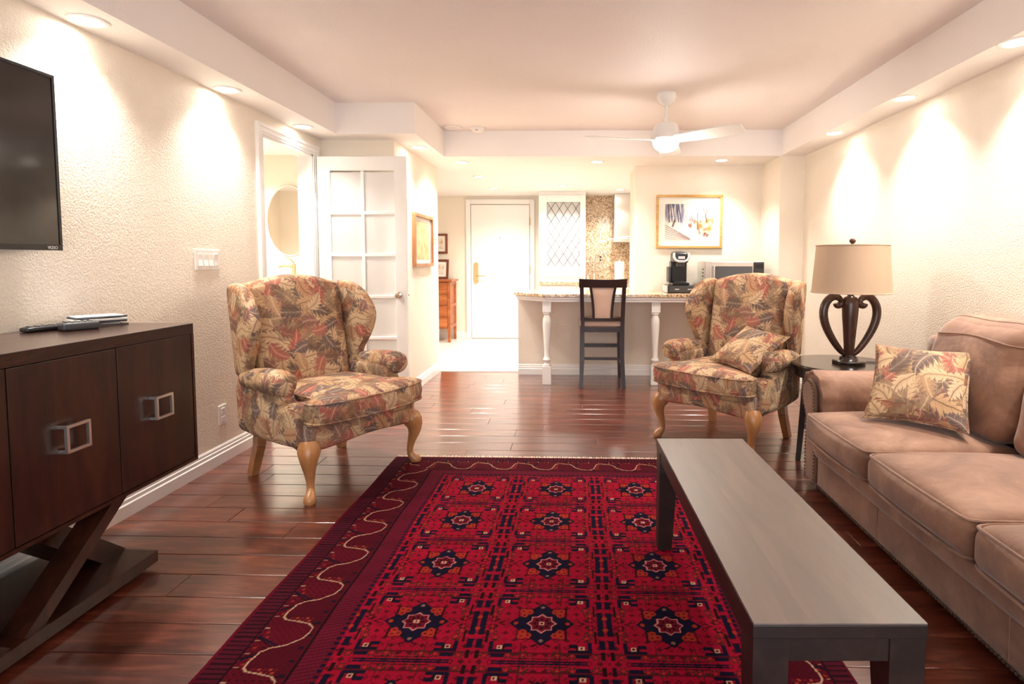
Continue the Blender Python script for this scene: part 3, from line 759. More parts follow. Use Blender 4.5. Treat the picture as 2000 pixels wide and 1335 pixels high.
def wing_chair(name, label, loc, ang):
    t = thing(name, label, 'armchair', loc, ang, 'floral wing armchairs')
    L = 'leaf'
    # seat rail
    ol = smooth_closed([(.365, 0), (.36, .2), (.335, .335), (.29, .375), (.05, .375), (-.29, .315), (-.31, .25), (-.31, 0), (-.31, -.25), (-.29, -.315), (.05, -.375), (.29, -.375), (.335, -.335), (.36, -.2)], 2)
    O = resample([(p.x, p.y) for p in ol], 96)
    area = sum(O[i - 1].x * O[i].y - O[i].x * O[i - 1].y for i in range(len(O)))
    if area < 0: O = O[::-1]
    zb = lambda x, y: .272 + .012 * math.cos(y / .36 * PI) * (x > .2)
    m = MB().disc([(p.x, p.y) for p in O], [((.02, .5), .285), (.03, zb), (.008, lambda x, y: zb(x, y) + .006), (0, lambda x, y: zb(x, y) + .02), (0, .36), (.01, .405), (.03, .415), ((.03, .5), .415)])
    obj('seat_rail', m, L, t, uv=True, smooth=50)
    # T-shaped seat cushion
    half = [(.445, 0), (.440, .15), (.415, .30), (.385, .352), (.345, .366), (.298, .366), (.282, .352), (.276, .290), (.25, .274), (0, .27), (-.20, .262), (-.225, .24), (-.23, 0)]
    ol = half + [(x, -y) for x, y in half[::-1][1:-1]]
    ol = [(p.x, p.y) for p in smooth_closed(ol, 1)]
    O = resample(ol, 120); area = sum(O[i - 1].x * O[i].y - O[i].x * O[i - 1].y for i in range(len(O)))
    if area < 0: O = O[::-1]
    P2 = [(p.x, p.y) for p in O]; r = .028
    crown = lambda x, y: .535 + .022 * max(0, 1 - ((x - .1) / .35) ** 2) * max(0, 1 - (y / .36) ** 2)
    prof = [((r, .4), .404), (r, .404)] + [(r * (1 - math.sin(a)), .404 + r * (1 - math.cos(a))) for a in (.5, 1.0, PI / 2)] + [(-.006, .47)] + \
           [(r * (1 - math.sin(a)), .533 - r * (1 - math.cos(a))) for a in (PI / 2, 1.0, .5)] + [(r, .535), ((r, .85), crown), ((r, .6), crown), ((r, .3), crown), ((r, .05), crown)]
    cu = obj('seat_cushion', MB().disc(P2, prof), L, t, uv=True, smooth=60)
    for z in (.518, .418): obj('piping', MB().tube([(x, y, z) for x, y in P2], .006, 6, True), L, cu, uv=True)
    # inside back
    lean = lambda p: Vector((p.x - (p.z - .45) * .21, p.y, p.z))
    ol = [(-.285, .40), (-.292, .8), (-.298, 1.06), (-.285, 1.105)] + [(-.285 + .57 * i / 10, 1.105 + .052 * math.sin(PI * i / 10)) for i in range(1, 10)] + [(.285, 1.105), (.298, 1.06), (.292, .8), (.285, .40)]
    m = slab(ol, .15, .05, 110, .03)     # u = y, v = z, w = depth
    m.xf(lambda p: lean(Vector((-.305 + p.z, p.x, p.y))))
    obj('backrest', m, L, t, uv=True, smooth=60)
    # outside back
    ol = [(-.325, .28), (-.35, .7), (-.335, 1.04), (-.30, 1.095)] + [(-.30 + .60 * i / 10, 1.095 + .05 * math.sin(PI * i / 10)) for i in range(1, 10)] + [(.30, 1.095), (.335, 1.04), (.35, .7), (.325, .28)]
    m = slab(ol, .075, .03, 100, .004); m.xf(lambda p: Vector((-.335 + p.z - max(0, p.y - .25) * .165, p.x, p.y)))
    obj('outside_back', m, L, t, uv=True, smooth=60)
    for s in (-1, 1):
        # wing
        ol = [(-.425, 1.095), (-.36, 1.115), (-.27, 1.108), (-.185, 1.07), (-.12, 1.0), (-.078, .93), (-.075, .87), (-.10, .79), (-.15, .71), (-.185, .66), (-.19, .60), (-.30, .58), (-.345, .60), (-.385, .85)]
        m = slab([(p.x, p.y) for p in smooth_closed(ol, 2)], .07, .032, 90, .006)
        m.xf(lambda p: Vector((p.x, s * (.305 + p.z + max(0, p.x + .35) * .16 * (1 if p.y > .6 else .6)), p.y)))
        wg = obj('wing', m, L, t, uv=True, smooth=60)
        # arm: roll running forward, drooping to a rounded scroll
        pts = [(-.235, .352, .585), (-.16, .362, .592), (-.08, .37, .60), (0, .374, .604), (.08, .376, .604), (.13, .376, .602)]
        n_ = [.052, .057, .062, .066, .069, .069]
        tail = [(.162, .376, .60, .063), (.182, .376, .598, .049), (.191, .376, .597, .030), (.194, .376, .597, .008)]
        P = pts + [q[:3] for q in tail]; Rr = n_ + [q[3] for q in tail]
        m = MB().tube([(x, s * y, z) for x, y, z in P], Rr, 22)
        ar = obj('arm', m, L, t, uv=True, smooth=60)
        obj('piping', MB().tube([(.172, s * .376 + .050 * math.cos(a), .598 + .050 * math.sin(a)) for a in [2 * PI * i / 20 for i in range(20)]], .005, 6, True), L, ar, uv=True)
        # side panel below the arm with low front roll
        ol = [(-.33, .30), (-.345, .60), (-.20, .60), (.11, .60), (.138, .56), (.132, .52), (.16, .505), (.235, .512), (.268, .50), (.28, .47), (.282, .30), (.25, .277), (-.28, .277)]
        m = slab([(p.x, p.y) for p in smooth_closed(ol, 1)], .108, .036, 90, .004)
        m.xf(lambda p: Vector((p.x, s * (.270 + p.z + max(0, min(.3, p.x + .33)) * .09), p.y)))
        obj('side_panel', m, L, t, uv=True, smooth=60)
        # cabriole front leg
        d = Vector((.75, s * .66)); c0 = Vector((.292, s * .335)); path = []; rad = []
        for z, of, rr in ((.315, .0, .048), (.285, .008, .058), (.262, .020, .057), (.24, .028, .050), (.212, .029, .041), (.18, .023, .033), (.145, .012, .026), (.11, .003, .0215), (.08, -.001, .019), (.058, .002, .020), (.042, .014, .025), (.026, .030, .031), (.010, .038, .030), (.0, .037, .022)):
            p = c0 + d * of; path.append((p.x, p.y, z)); rad.append(rr)
        obj('front_leg', MB().tube(path, rad, 16), 'oak_leg', t, smooth=60)
        m = MB()
        for (a, b, w1, w2) in (((-.262, s * .275, .30), (-.272, s * .282, .18), .054, .05), ((-.272, s * .282, .18), (-.325, s * .296, .0), .05, .044)): m.bar(a, b, w1, w1, w2, w2, (1, 0, 0))
        obj('rear_leg', m, 'oak_leg', t, smooth=20)
    return t
wing_chair('wing_armchair', 'leaf-patterned wing armchair beside the dark sideboard, no cushion on it', (-1.45, 3.25, 0), math.radians(-31))
wing_chair('wing_armchair', 'leaf-patterned wing armchair holding a cushion, beside the lamp table', (1.05, 3.93, 0), math.radians(-134))

def pillow_mesh(S_, T, n=26):
    m = MB(); vs = []; fs = []
    for side in (1, -1):
        for i in range(n + 1):
            for j in range(n + 1):
                u, v = -1 + 2 * i / n, -1 + 2 * j / n
                u = math.sin(u * PI / 2); v = math.sin(v * PI / 2)
                h = T * ((1 - u ** 2) * (1 - v ** 2)) ** .38
                h *= 1 + .05 * math.sin(5 * u + 2 * v) * math.cos(4 * v)
                vs.append((S_ * u * (1 - .09 * (1 - v * v)), S_ * v * (1 - .09 * (1 - u * u)), side * h))
    N = (n + 1) ** 2
    for i in range(n):
        for j in range(n):
            a = i * (n + 1) + j; fs.append((a, a + n + 1, a + n + 2, a + 1)); fs.append((N + a, N + a + 1, N + a + n + 2, N + a + n + 1))
    return m.add(vs, fs)
def pillow(name, label, loc, normal, up, S_, T):
    t = thing(name, label, 'cushion', loc)
    nrm = Vector(normal).normalized(); yy = Vector(up); yy = (yy - nrm * yy.dot(nrm)).normalized(); xx = yy.cross(nrm)
    R = Matrix((xx, yy, nrm)).transposed()
    m = pillow_mesh(S_, T); uvkeep = m
    o = obj('cover', m, 'leaf', t, uv=True, smooth=60)
    edge = []
    for i in range(80):
        a = i / 80 * 4; k = int(a); f = -1 + 2 * (a - k)
        u, v = [(f, -1), (1, f), (-f, 1), (-1, -f)][k]; edge.append((S_ * u * (1 - .09 * (1 - v * v)), S_ * v * (1 - .09 * (1 - u * u)), 0))
    p = obj('piping', MB().tube(edge, .006, 6, True), 'leaf', t, uv=True)
    for q in (o, p): q.matrix_local = R.to_4x4()
    return t
pillow('throw_pillow', 'leaf-patterned cushion leaning tilted on the seat of the wing armchair', (1.133, 3.735, .665), (-.478, -.316, .82), (.753, .334, .568), .188, .06)

# ------------------------------------------------------------------ sofa
SX0, SX1, SYN, SYF = 1.262, 2.165, .66, 3.235
sofa = thing('sofa', 'tan suede three-seat sofa with rolled arms and nailhead trim', 'sofa', (1.72, 1.95, 0))
def sp(name, mb, mat='suede', parent=None, **kw):
    return obj(name, mb.move((-1.72, -1.95, 0)), mat, parent or sofa, **kw)
AY = 2.945     # inner face of the far arm
sp('front_rail', MB().soft(SX0 + .012, SX0 + .16, SYN + .2, AY + .03, .045, .232, .02, 10, (.006, 0, 0)))
sp('upper_rail', MB().soft(SX0 - .034, SX0 + .18, SYN + .2, AY + .01, .218, .325, .045, 12, (.004, 0, 0)))
sp('seat_deck', MB().box(SX0 + .15, SX1 - .1, SYN + .2, AY + .02, .06, .31))
for y in (1.62, 2.35):
    sp('seam', MB().tube([(SX0 + .009, y, .06), (SX0 + .005, y, .225)], .0025, 6))
for i in range(3):
    y1 = 2.935 - i * .622; y0 = y1 - .612
    m = MB().soft(1.188, 1.86, y0, y1, .318, .462, .045, 22, (.022, .006, .050))
    c = sp('seat_cushion', m, smooth=60)
    for z, inset in ((.450, .010), (.330, .010)):
        def bulge(y): 
            u = (y - (y0 + y1) / 2) / ((y1 - y0) / 2); return .022 * (1 - u * u)
        ys = np.linspace(y0 + .035, y1 - .035, 14)
        zc = lambda y: z + (.006 * (1 - ((y - (y0 + y1) / 2) / ((y1 - y0) / 2)) ** 2) if z > .4 else 0)
        pth = [(1.55, y0 + inset * .4, z), (1.25, y0 + inset * .4, z), (1.205, y0 + .014, z)] + [(1.188 + inset - bulge(y) * .8, y, zc(y)) for y in ys] + [(1.205, y1 - .014, z), (1.25, y1 - inset * .4, z), (1.55, y1 - inset * .4, z)]
        q = obj('piping', MB().tube(smooth_open(pth, 1), .0055, 6).move((-1.72, -1.95, 0)), 'suede', c)
sp('back_frame', MB().soft(1.90, SX1, SYN + .1, SYF - .10, .06, .86, .06, 10))
for i in range(3):
    y1 = 2.925 - i * .622; y0 = y1 - .61
    m = MB().soft(1.735, 1.99, y0, y1, .465, .985, .085, 26, (.035, .01, .006))
    def shape(p):
        yc_ = (y0 + y1) / 2; k_ = max(0, (p.z - .75) / .24)
        return Vector((p.x + (p.z - .46) * .24 - .02, yc_ + (p.y - yc_) * (1 - .07 * k_) + .010 * math.sin(p.z * 17 + i), p.z + .010 * math.sin(p.y * 9 + i * 2) - .03 * k_ * ((p.y - yc_) / .3) ** 4))
    m.xf(shape); tree = BVHTree.FromPolygons([Vector(p) for p in m.v], m.f)
    c = sp('back_cushion', m, smooth=60)
    front, top = [], []
    for yv in np.linspace(y0 + .03, y1 - .03, 24):
        h = tree.ray_cast(Vector((1.2, yv, .895 - .012 * math.sin(yv * 9 + i * 2))), Vector((1, 0, 0)))[0]
        if h: front.append(h)
        h = tree.ray_cast(Vector((1.895, yv, 1.4)), Vector((0, 0, -1)))[0]
        if h: top.append(h)
    for nm_, P_ in (('seam', front), ('piping', top)):
        if len(P_) > 3: obj(nm_, MB().tube(P_, .004, 6).move((-1.72, -1.95, 0)), 'suede', c)
def sofa_arm(yc, s):
    """rolled arm; yc = inner face, s = +1 rolls towards +y"""
    # silhouette in (y, z) of the arm body
    pr = [(0, .05), (0, .45), (.004, .53)] + [(.145 + .135 * math.cos(a), .515 + .130 * math.sin(a)) for a in np.linspace(PI * .95, -PI * .30, 18)] + [(.205, .36), (.20, .05)]
    O = resample(pr, 80)
    m = MB(); n = len(O); vs = []; fs = []
    rings = [(1.300, .93), (1.285, .97), (1.288, 1.0), (1.33, 1.01), (1.40, 1.0)] + [(x, 1.0) for x in np.linspace(1.5, 2.12, 8)] + [(2.15, .97)]
    cz = Vector((.12, .38))
    for x, sc in rings:
        for p in O:
            q = Vector((p.x, p.y)); q = cz + (q - cz) * sc
            if p.y > .40 and x < 1.42:          # gathered pleats round the roll front
                a = math.atan2(p.y - .515, p.x - .145); q += Vector((math.cos(a), math.sin(a))) * .006 * math.sin(a * 9) * max(0, (1.42 - x) / .13)
            vs.append((x, yc + s * q.x, max(.05, q.y)))
    for r in range(len(rings) - 1):
        for i in range(n): fs.append((r * n + i, r * n + (i + 1) % n, (r + 1) * n + (i + 1) % n, (r + 1) * n + i))
    fs += [tuple(range(n)), tuple((len(rings) - 1) * n + i for i in range(n))[::-1]]
    m.add(vs, fs); arm = sp('arm', m, smooth=55)
    # front panel, keyhole shaped, with nail heads along its rim
    pf = [(.045, .055), (.048, .30), (.062, .42)] + [(.152 + .082 * math.cos(a), .522 + .078 * math.sin(a)) for a in np.linspace(PI * 1.05, -PI * .28, 14)] + [(.168, .40), (.168, .30), (.165, .055)]
    fp = slab([(p.x, p.y) for p in resample(pf, 70)], .022, .008, 70, .003)
    fp.xf(lambda p: Vector((1.292 - p.z, yc + s * p.x, p.y))); pan = obj('front_panel', fp.move((-1.72, -1.95, 0)), 'suede', arm, smooth=50)
    nm = MB(); path = resample(pf, 64, False)
    for p in path: nm.lathe([(.0065, 1.2705), (.0055, 1.2665), (.003, 1.264), (0, 1.2635)], yc + s * (.118 + (p.x - .118) * .93), .055 + (p.y - .055) * .985, 8, 'x')
    na = obj('nail_heads', nm.move((-1.72, -1.95, 0)), 'bronze_foot', arm); na['kind'] = 'stuff'
sofa_arm(AY, 1); sofa_arm(SYN + .27, -1)
nm = MB(); y = SYN + .28
while y < AY: nm.lathe([(.0065, SX0 + .007), (.005, SX0 + .002), (0, SX0 + .0005)], y, .06, 7, 'x'); y += .0165
na = sp('nail_heads', nm, 'bronze_foot'); na['kind'] = 'stuff'
for x in (1.36, 2.05):
    for y in (SYN + .12, SYF - .14): sp('foot', MB().lathe([(.022, 0), (.03, .02), (.034, .055)], x, y, 14), 'black_plastic')
pillow('throw_pillow', 'leaf-patterned cushion propped in the corner of the tan sofa', (1.575, 2.61, .672), (-.47, -.622, .626), (.378, .498, .78), .199, .075)

# ------------------------------------------------------------------ coffee bench on the rug
BZ = .475
bn = thing('coffee_bench', 'long narrow dark-brown wooden coffee table standing on the rug', 'table', (.546, 1.79, .0098), math.radians(1.4)); 
BL, BW = 1.25, .372; hz = BZ - .009
obj('table_top', MB().box(-BW / 2, BW / 2, -BL / 2, BL / 2, hz - .034, hz - .004, .002), 'bench_wood', bn, smooth=0)
for i in range(3):
    x0 = -BW / 2 + .001 + i * (BW - .002) / 3
    obj('board', MB().box(x0, x0 + (BW - .002) / 3, -BL / 2 + .001, BL / 2 - .001, hz - .004, hz, .0003), 'bench_top_sheen', bn, smooth=0)
for sx in (-1, 1): obj('apron', MB().box(sx * (BW / 2 - .022), sx * (BW / 2 - .006), -BL / 2 + .07, BL / 2 - .07, hz - .078, hz - .034), 'bench_wood', bn, smooth=0)
for sy in (-1, 1): obj('apron', MB().box(-BW / 2 + .07, BW / 2 - .07, sy * (BL / 2 - .024), sy * (BL / 2 - .008), hz - .088, hz - .034), 'bench_wood', bn, smooth=0)
for sx in (-1, 1):
    for sy in (-1, 1):
        m = MB(); w0, w1 = .076, .058; x1, y1 = sx * (BW / 2 - .002), sy * (BL / 2 - .003)
        lv = [(hz - .034, w0), (hz - .13, w0), (0, w1)]
        vs = []
        for z, wd in lv: vs += [(x1, y1, z), (x1 - sx * wd, y1, z), (x1 - sx * wd, y1 - sy * wd, z), (x1, y1 - sy * wd, z)]
        fs = [(0, 1, 2, 3), (8, 9, 10, 11)] + [(r * 4 + i, r * 4 + (i + 1) % 4, r * 4 + 4 + (i + 1) % 4, r * 4 + 4 + i) for r in range(2) for i in range(4)]
        obj('leg', m.add(vs, fs), 'bench_wood', bn, smooth=0)

# ------------------------------------------------------------------ round side table and lamp
TX, TY, TZ = 1.70, 3.585, .60
st = thing('side_table', 'round dark wooden side table behind the sofa arm', 'table', (TX, TY, 0))
obj('table_top', MB().lathe([(.30, TZ - .03), (.325, TZ - .026), (.328, TZ - .012), (.322, TZ), (0, TZ)], 0, 0, 56), 'table_wood', st)
obj('apron', MB().lathe([(.285, TZ - .09), (.295, TZ - .088), (.295, TZ - .03), (.285, TZ - .03)], 0, 0, 48), 'table_wood', st)
for i in range(4):
    a = math.radians(195 + 90 * i); x, y = .275 * math.cos(a), .275 * math.sin(a); x2, y2 = .325 * math.cos(a), .325 * math.sin(a)
    obj('leg', MB().bar((x, y, TZ - .03), (x2, y2, 0), .045, .045, .028, .028, (math.cos(a + .8), math.sin(a + .8), 0)), 'table_wood', st, smooth=0)
obj('lower_shelf', MB().lathe([(.22, .17), (.235, .175), (.235, .19), (0, .192)], 0, 0, 40), 'table_wood', st)
LX, LY = 1.712, 3.57
lp = thing('table_lamp', 'table lamp with beige drum shade and open carved wooden base', 'lamp', (LX, LY, TZ))
obj('base', MB().lathe([(.094, 0), (.096, .006), (.096, .018), (.09, .024), (.06, .026), (.056, .03), (.05, .045), (.036, .05), (.03, .056), (0, .057)], 0, 0, 32), 'table_wood', lp)
obj('column', MB().lathe([(.026, .055), (.030, .07), (.032, .12), (.038, .2), (.046, .30), (.049, .37), (.047, .40), (.036, .418), (.022, .424), (.018, .43), (.018, .475)], 0, 0, 24), 'lamp_wood', lp)
for s in (-1, 1):
    pts = [(s * .028, 0, .058), (s * .058, 0, .085), (s * .108, 0, .155), (s * .15, 0, .235), (s * .168, 0, .31), (s * .160, 0, .37), (s * .132, 0, .412), (s * .098, 0, .425), (s * .068, 0, .412), (s * .056, 0, .388), (s * .066, 0, .366), (s * .084, 0, .366), (s * .088, 0, .38)]
    P = smooth_open(pts, 2); n_ = len(P); R_ = [.012 + .014 * math.sin(PI * min(1, i / n_ * 1.35)) ** .8 if i / n_ < .72 else .020 for i in range(n_)]
    obj('scroll_arm', MB().tube(P, R_, 14, squash=(1.0, 1.0)), 'lamp_wood', lp, smooth=60)
sh = MB()
seg = 64; prof = [(.229, .448), (.207, .742), (.204, .742), (.226, .448)]
sh.lathe(prof + [prof[0]], 0, 0, seg); sh.f = sh.f[:-2]
shd = obj('lamp_shade', sh, 'shade', lp, smooth=50)
for r, z in ((.2295, .449), (.2075, .741)): obj('shade_trim', MB().tube([(r * math.cos(a), r * math.sin(a), z) for a in [2 * PI * i / 64 for i in range(64)]], .004, 6, True), 'shade', shd)
obj('harp', MB().tube([(0, 0, .47), (-.05, 0, .52), (-.055, 0, .62), (-.02, 0, .735), (0, 0, .75)], .003, 6), 'nickel', lp)
obj('shade_spider', MB().box(-.204, .204, -.002, .002, .738, .741).box(-.002, .002, -.204, .204, .738, .741), 'nickel', lp)
obj('finial', MB().lathe([(.006, .74), (.006, .75), (.010, .754), (.018, .764), (.020, .772), (.014, .782), (0, .786)], 0, 0, 14), 'lamp_wood', lp)
obj('bulb', MB().lathe([(.012, .475), (.014, .50), (.03, .54), (.03, .565), (.015, .59), (0, .595)], 0, 0, 14), 'paper_white', lp)
obj('cord', MB().tube([(.09, .02, .006), (.15, .03, .005), (.21, .01, .005), (.26, .05, .005)], .003, 6), 'rubber', lp)

# ------------------------------------------------------------------ sideboard
CXF, CXB, CY0, CY1, CZ0, CZ1 = -1.70, -2.165, .80, 2.445, .352, .964
sb = thing('sideboard', 'dark brown wooden sideboard on crossed legs under the television', 'sideboard', (-1.93, 1.62, 0))
def cp(name, mb, mat='console_wood', parent=None, **kw): return obj(name, mb.move((1.93, -1.62, 0)), mat, parent or sb, **kw)
cp('top', MB().box(CXB, CXF, CY0, CY1, CZ1 - .045, CZ1, .002), 'console_top_wood', smooth=0)
body = MB().box(CXB, CXF - .022, CY0 + .014, CY1 - .014, CZ0 + .014, CZ1 - .045)
cp('body', body, smooth=0)
cp('end_panel', MB().box(CXB, CXF, CY1 - .014, CY1, CZ0, CZ1 - .045), smooth=0); cp('end_panel', MB().box(CXB, CXF, CY0, CY0 + .014, CZ0, CZ1 - .045), smooth=0)
cp('bottom_panel', MB().box(CXB, CXF, CY0 + .014, CY1 - .014, CZ0, CZ0 + .014), smooth=0)
dw = (CY1 - CY0 - .028) / 4
for i in range(4):
    y0 = CY0 + .014 + i * dw
    d = cp('door', MB().box(CXF - .0215, CXF - .002, y0 + .0025, y0 + dw - .0025, CZ0 + .0165, CZ1 - .0475, .0015), smooth=0)
    yc, zc, h = (y0 + dw * .50), .652, .046
    if i == 2: yc = 1.822
    if i == 3: yc = 2.218
    hm = MB()
    for (a0, a1, b0, b1) in ((yc - h, yc + h, zc + h - .009, zc + h), (yc - h, yc + h, zc - h, zc - h + .009), (yc - h, yc - h + .009, zc - h + .009, zc + h - .009), (yc + h - .009, yc + h, zc - h + .009, zc + h - .009)): hm.box(CXF + .022, CXF + .032, a0, a1, b0, b1)
    for zz in (zc + h - .0045, zc - h + .0045): hm.box(CXF - .002, CXF + .022, yc - h, yc - h + .009, zz - .0045, zz + .0045)
    obj('handle', hm.move((1.93, -1.62, 0)), 'pull_metal', d, smooth=0)
cp('base_plate', MB().box(-2.12, -1.70, CY0 + .26, 2.185, .022, .068, .002), smooth=0)
cp('base_foot', MB().box(-2.09, -1.73, 2.05, 2.13, 0, .022), smooth=0); cp('base_foot', MB().box(-2.09, -1.73, CY0 + .32, CY0 + .40, 0, .022), smooth=0)
for (yb, yt, xa, xb, wy) in ((1.68, 2.035, -1.80, -1.715, .036), (2.135, 1.80, -2.03, -1.84, .058), (1.565, 1.21, -1.80, -1.715, .036), (1.11, 1.445, -2.03, -1.84, .058)):
    cp('cross_leg', MB().prism([(yb - wy, .068), (yb + wy, .068), (yt + wy, CZ0), (yt - wy, CZ0)], xa, xb, 'x'), smooth=0)

# things on the sideboard
def remote(label, loc, rz, lx, ly, lz, mat, grp):
    t = thing('remote_control', label, 'remote', loc, rz, grp)
    obj('case', MB().soft(-lx / 2, lx / 2, -ly / 2, ly / 2, 0, lz, min(lz * .45, .01), 6, (0, 0, .002)), mat, t, smooth=50)
    for i in range(5):
        for j in range(3): obj('button', MB().lathe([(.004, lz), (.004, lz + .003), (0, lz + .0035)], -lx * .36 + i * lx * .16, (j - 1) * ly * .26, 10), 'dark_grey', t)
    return t
remote('slim dark oval remote control lying on the sideboard', (-2.085, 2.155, CZ1), math.radians(70), .15, .055, .020, 'black_plastic', None)
remote('thick dark-grey block remote beside the magazine pile', (-1.985, 2.19, CZ1), math.radians(58), .12, .07, .032, 'dark_grey', None)
zz = CZ1
for i, (lx, ly, hz_, mt, lb) in enumerate(((.175, .125, .007, 'dark_grey', 'dark leaflet at the bottom of the small pile'), (.165, .12, .007, 'paper_white', 'white leaflet lying second from the bottom of the pile'), (.16, .125, .009, 'black_plastic', 'black leaflet lying in the middle of the pile'),
                                           (.17, .12, .007, 'paper_white', 'white leaflet under the blue one in the pile'), (.165, .115, .008, 'paper_blue', 'dark blue leaflet just below the top of the pile'), (.16, .115, .003, 'paper_grey', 'pale grey leaflet on top of the small pile'))):
    t = thing('leaflet', lb, 'leaflet', (-2.045 + random.uniform(-.014, .014), 2.34 + random.uniform(-.014, .014), zz), math.radians(60 + random.uniform(-14, 14)), 'leaflets piled on the sideboard')
    obj('sheets', MB().box(-lx / 2, lx / 2, -ly / 2, ly / 2, 0.0003, hz_ - .0015), 'dark_grey' if i in (0, 2, 4) else 'paper_white', t, smooth=0)
    obj('cover', MB().box(-lx / 2 - .001, lx / 2 + .001, -ly / 2 - .001, ly / 2 + .001, hz_ - .0015, hz_), mt, t, smooth=0); zz += hz_ + .0004

# ------------------------------------------------------------------ television
tv = thing('television', 'flat black wall-mounted television above the sideboard', 'television', (-2.15, 1.66, 1.28))
TY0, TY1, TZ0, TZ1 = 1.04 - 1.66, 2.275 - 1.66, 0, .702
obj('screen', MB().box(.0302, .034, TY0 + .011, TY1 - .011, TZ0 + .022, TZ1 - .011), 'tv_screen', tv, smooth=0)
obj('rear_shell', MB().box(.0, .022, TY0 + .03, TY1 - .03, .03, TZ1 - .03, .006), 'black_plastic', tv, smooth=0)
bz = MB().box(.02, .037, TY0, TY1, TZ1 - .011, TZ1).box(.02, .037, TY0, TY1, 0, .022).box(.02, .037, TY0, TY0 + .011, .022, TZ1 - .011).box(.02, .037, TY1 - .011, TY1, .022, TZ1 - .011).box(.02, .030, TY0 + .011, TY1 - .011, .022, TZ1 - .011)
obj('bezel', bz, 'black_plastic', tv, smooth=0)
obj('wall_bracket', MB().box(-.034, 0, -.2, .2, .2, .5), 'black_plastic', tv, smooth=0)
def text(body, size, loc, rot, mat, parent, name='lettering', ext=.0004):
    c = bpy.data.curves.new(name, 'FONT'); c.body = body; c.size = size; c.extrude = ext; c.align_x = 'CENTER'
    tmp = bpy.data.objects.new('tmp', c); COL.objects.link(tmp); dg = bpy.context.evaluated_depsgraph_get()
    me = bpy.data.meshes.new_from_object(tmp.evaluated_get(dg)); bpy.data.objects.remove(tmp); me.name = name
    me.materials.clear(); me.materials.append(MATS[mat]); o = bpy.data.objects.new(name, me); COL.objects.link(o)
    o.parent = parent; o.location = loc; o.rotation_euler = rot; return o
text('VIZIO', .017, (.0375, TY1 - .045, .005), (PI / 2, 0, PI / 2), 'silver_plastic', tv)

# ------------------------------------------------------------------ wall plates on the left wall
sw = thing('switch_plate', 'white four-gang light switch plate on the wall', 'switch', (XL, 3.284, 1.243))
obj('plate', MB().box(0, .007, -.112, .112, -.06, .06, .003), 'plastic_white', sw, smooth=0)
for i in range(4):
    y = -.069 + i * .046
    r = obj('rocker', MB().prism([(.007, -.034), (.0125 if i < 3 else .009, -.034), (.008, 0), (.009 if i < 3 else .0125, .034), (.007, .034)], y - .0165, y + .0165, 'y'), 'gloss_white', sw, smooth=0)
ou = thing('wall_outlet', 'white power outlet low on the wall behind the armchair', 'outlet', (XL, 3.372, .294))
obj('plate', MB().box(0, .006, -.04, .04, -.06, .06, .003), 'plastic_white', ou, smooth=0)
for z in (-.026, .026):
    s_ = obj('socket', MB().box(.006, .009, -.017, .017, z - .015, z + .015, .001), 'gloss_white', ou, smooth=0)
    for y in (-.006, .006): obj('slot', MB().box(.009, .0093, y - .0012, y + .0012, z - .002, z + .007), 'dark_grey', s_, smooth=0)

# ------------------------------------------------------------------ framed parchment on the hall wall
def frame_x(name, label, x, y0, y1, z0, z1, fw, depth, frame_mat, s=1, cat='picture'):
    """picture on a wall x = const facing s"""
    t = thing(name, label, cat, (x, (y0 + y1) / 2, (z0 + z1) / 2)); hy, hz_ = (y1 - y0) / 2, (z1 - z0) / 2
    for (a0, a1, b0, b1) in ((-hy, hy, hz_ - fw, hz_), (-hy, hy, -hz_, -hz_ + fw), (-hy, -hy + fw, -hz_ + fw, hz_ - fw), (hy - fw, hy, -hz_ + fw, hz_ - fw)):
        obj('frame_side', MB().box(0, s * depth, a0, a1, b0, b1, .003), frame_mat, t, smooth=0)
    obj('mat_board', MB().box(0.0005 * s, s * .006, -hy + fw, hy - fw, -hz_ + fw, hz_ - fw), 'mat_board', t, smooth=0)
    return t
t = frame_x('framed_parchment', 'wood-framed old parchment print on the hall wall', XRET, 5.28, 5.95, 1.183, 1.695, .032, .035, 'frame_wood')
pm = MB(); n = 40; top = [(-.24 + .48 * i / n, .185 + .006 * math.sin(i * 1.9) + .004 * math.sin(i * 4.1)) for i in range(n + 1)]; bot = [(y, -.185 - .006 * math.sin(i * 1.3) + .004 * math.sin(i * 3.7)) for i, (y, z) in enumerate(top)][::-1]
obj('parchment', pm.prism(top + bot, .0065, .0085, 'x'), 'parchment', t, smooth=0)
obj('glass', MB().box(.018, .020, -.30, .30, -.222, .222), 'clear_glass', t, smooth=0)
hs = thing('wall_switch', 'small pale switch on the hall wall past the parchment', 'switch', (XRET, 6.10, 1.48))
obj('plate', MB().box(0, .006, -.035, .035, -.055, .055, .002), 'beige', hs, smooth=0); obj('toggle', MB().box(.006, .016, -.006, .006, -.01, .012), 'beige', hs, smooth=0)

# ------------------------------------------------------------------ chest of drawers in the hall + pictures
ct = thing('chest_of_drawers', 'small orange-brown wooden chest of drawers in the entry hall', 'chest', (-2.25, 8.66, 0))
W2, D2_ = .335, .22
obj('top', MB().box(-W2 - .03, W2 + .03, -D2_ - .025, D2_ + .01, .925, .955, .004), 'chest_wood', ct, smooth=0)
for sx in (-1, 1):
    for sy in (-1, 1): obj('post', MB().bar((sx * (W2 - .022), sy * (D2_ - .022), .925), (sx * (W2 - .022), sy * (D2_ - .022), 0), .044, .044, .036, .036), 'chest_wood', ct, smooth=0)
    obj('side_panel', MB().box(sx * (W2 - .03), sx * (W2 - .018), -D2_ + .044, D2_ - .044, .21, .925), 'chest_wood', ct, smooth=0)
    for z in (.24, .56, .90): obj('side_rail', MB().box(sx * (W2 - .034), sx * (W2 - .004), -D2_ + .044, D2_ - .044, z - .025, z + .025), 'chest_wood', ct, smooth=0)
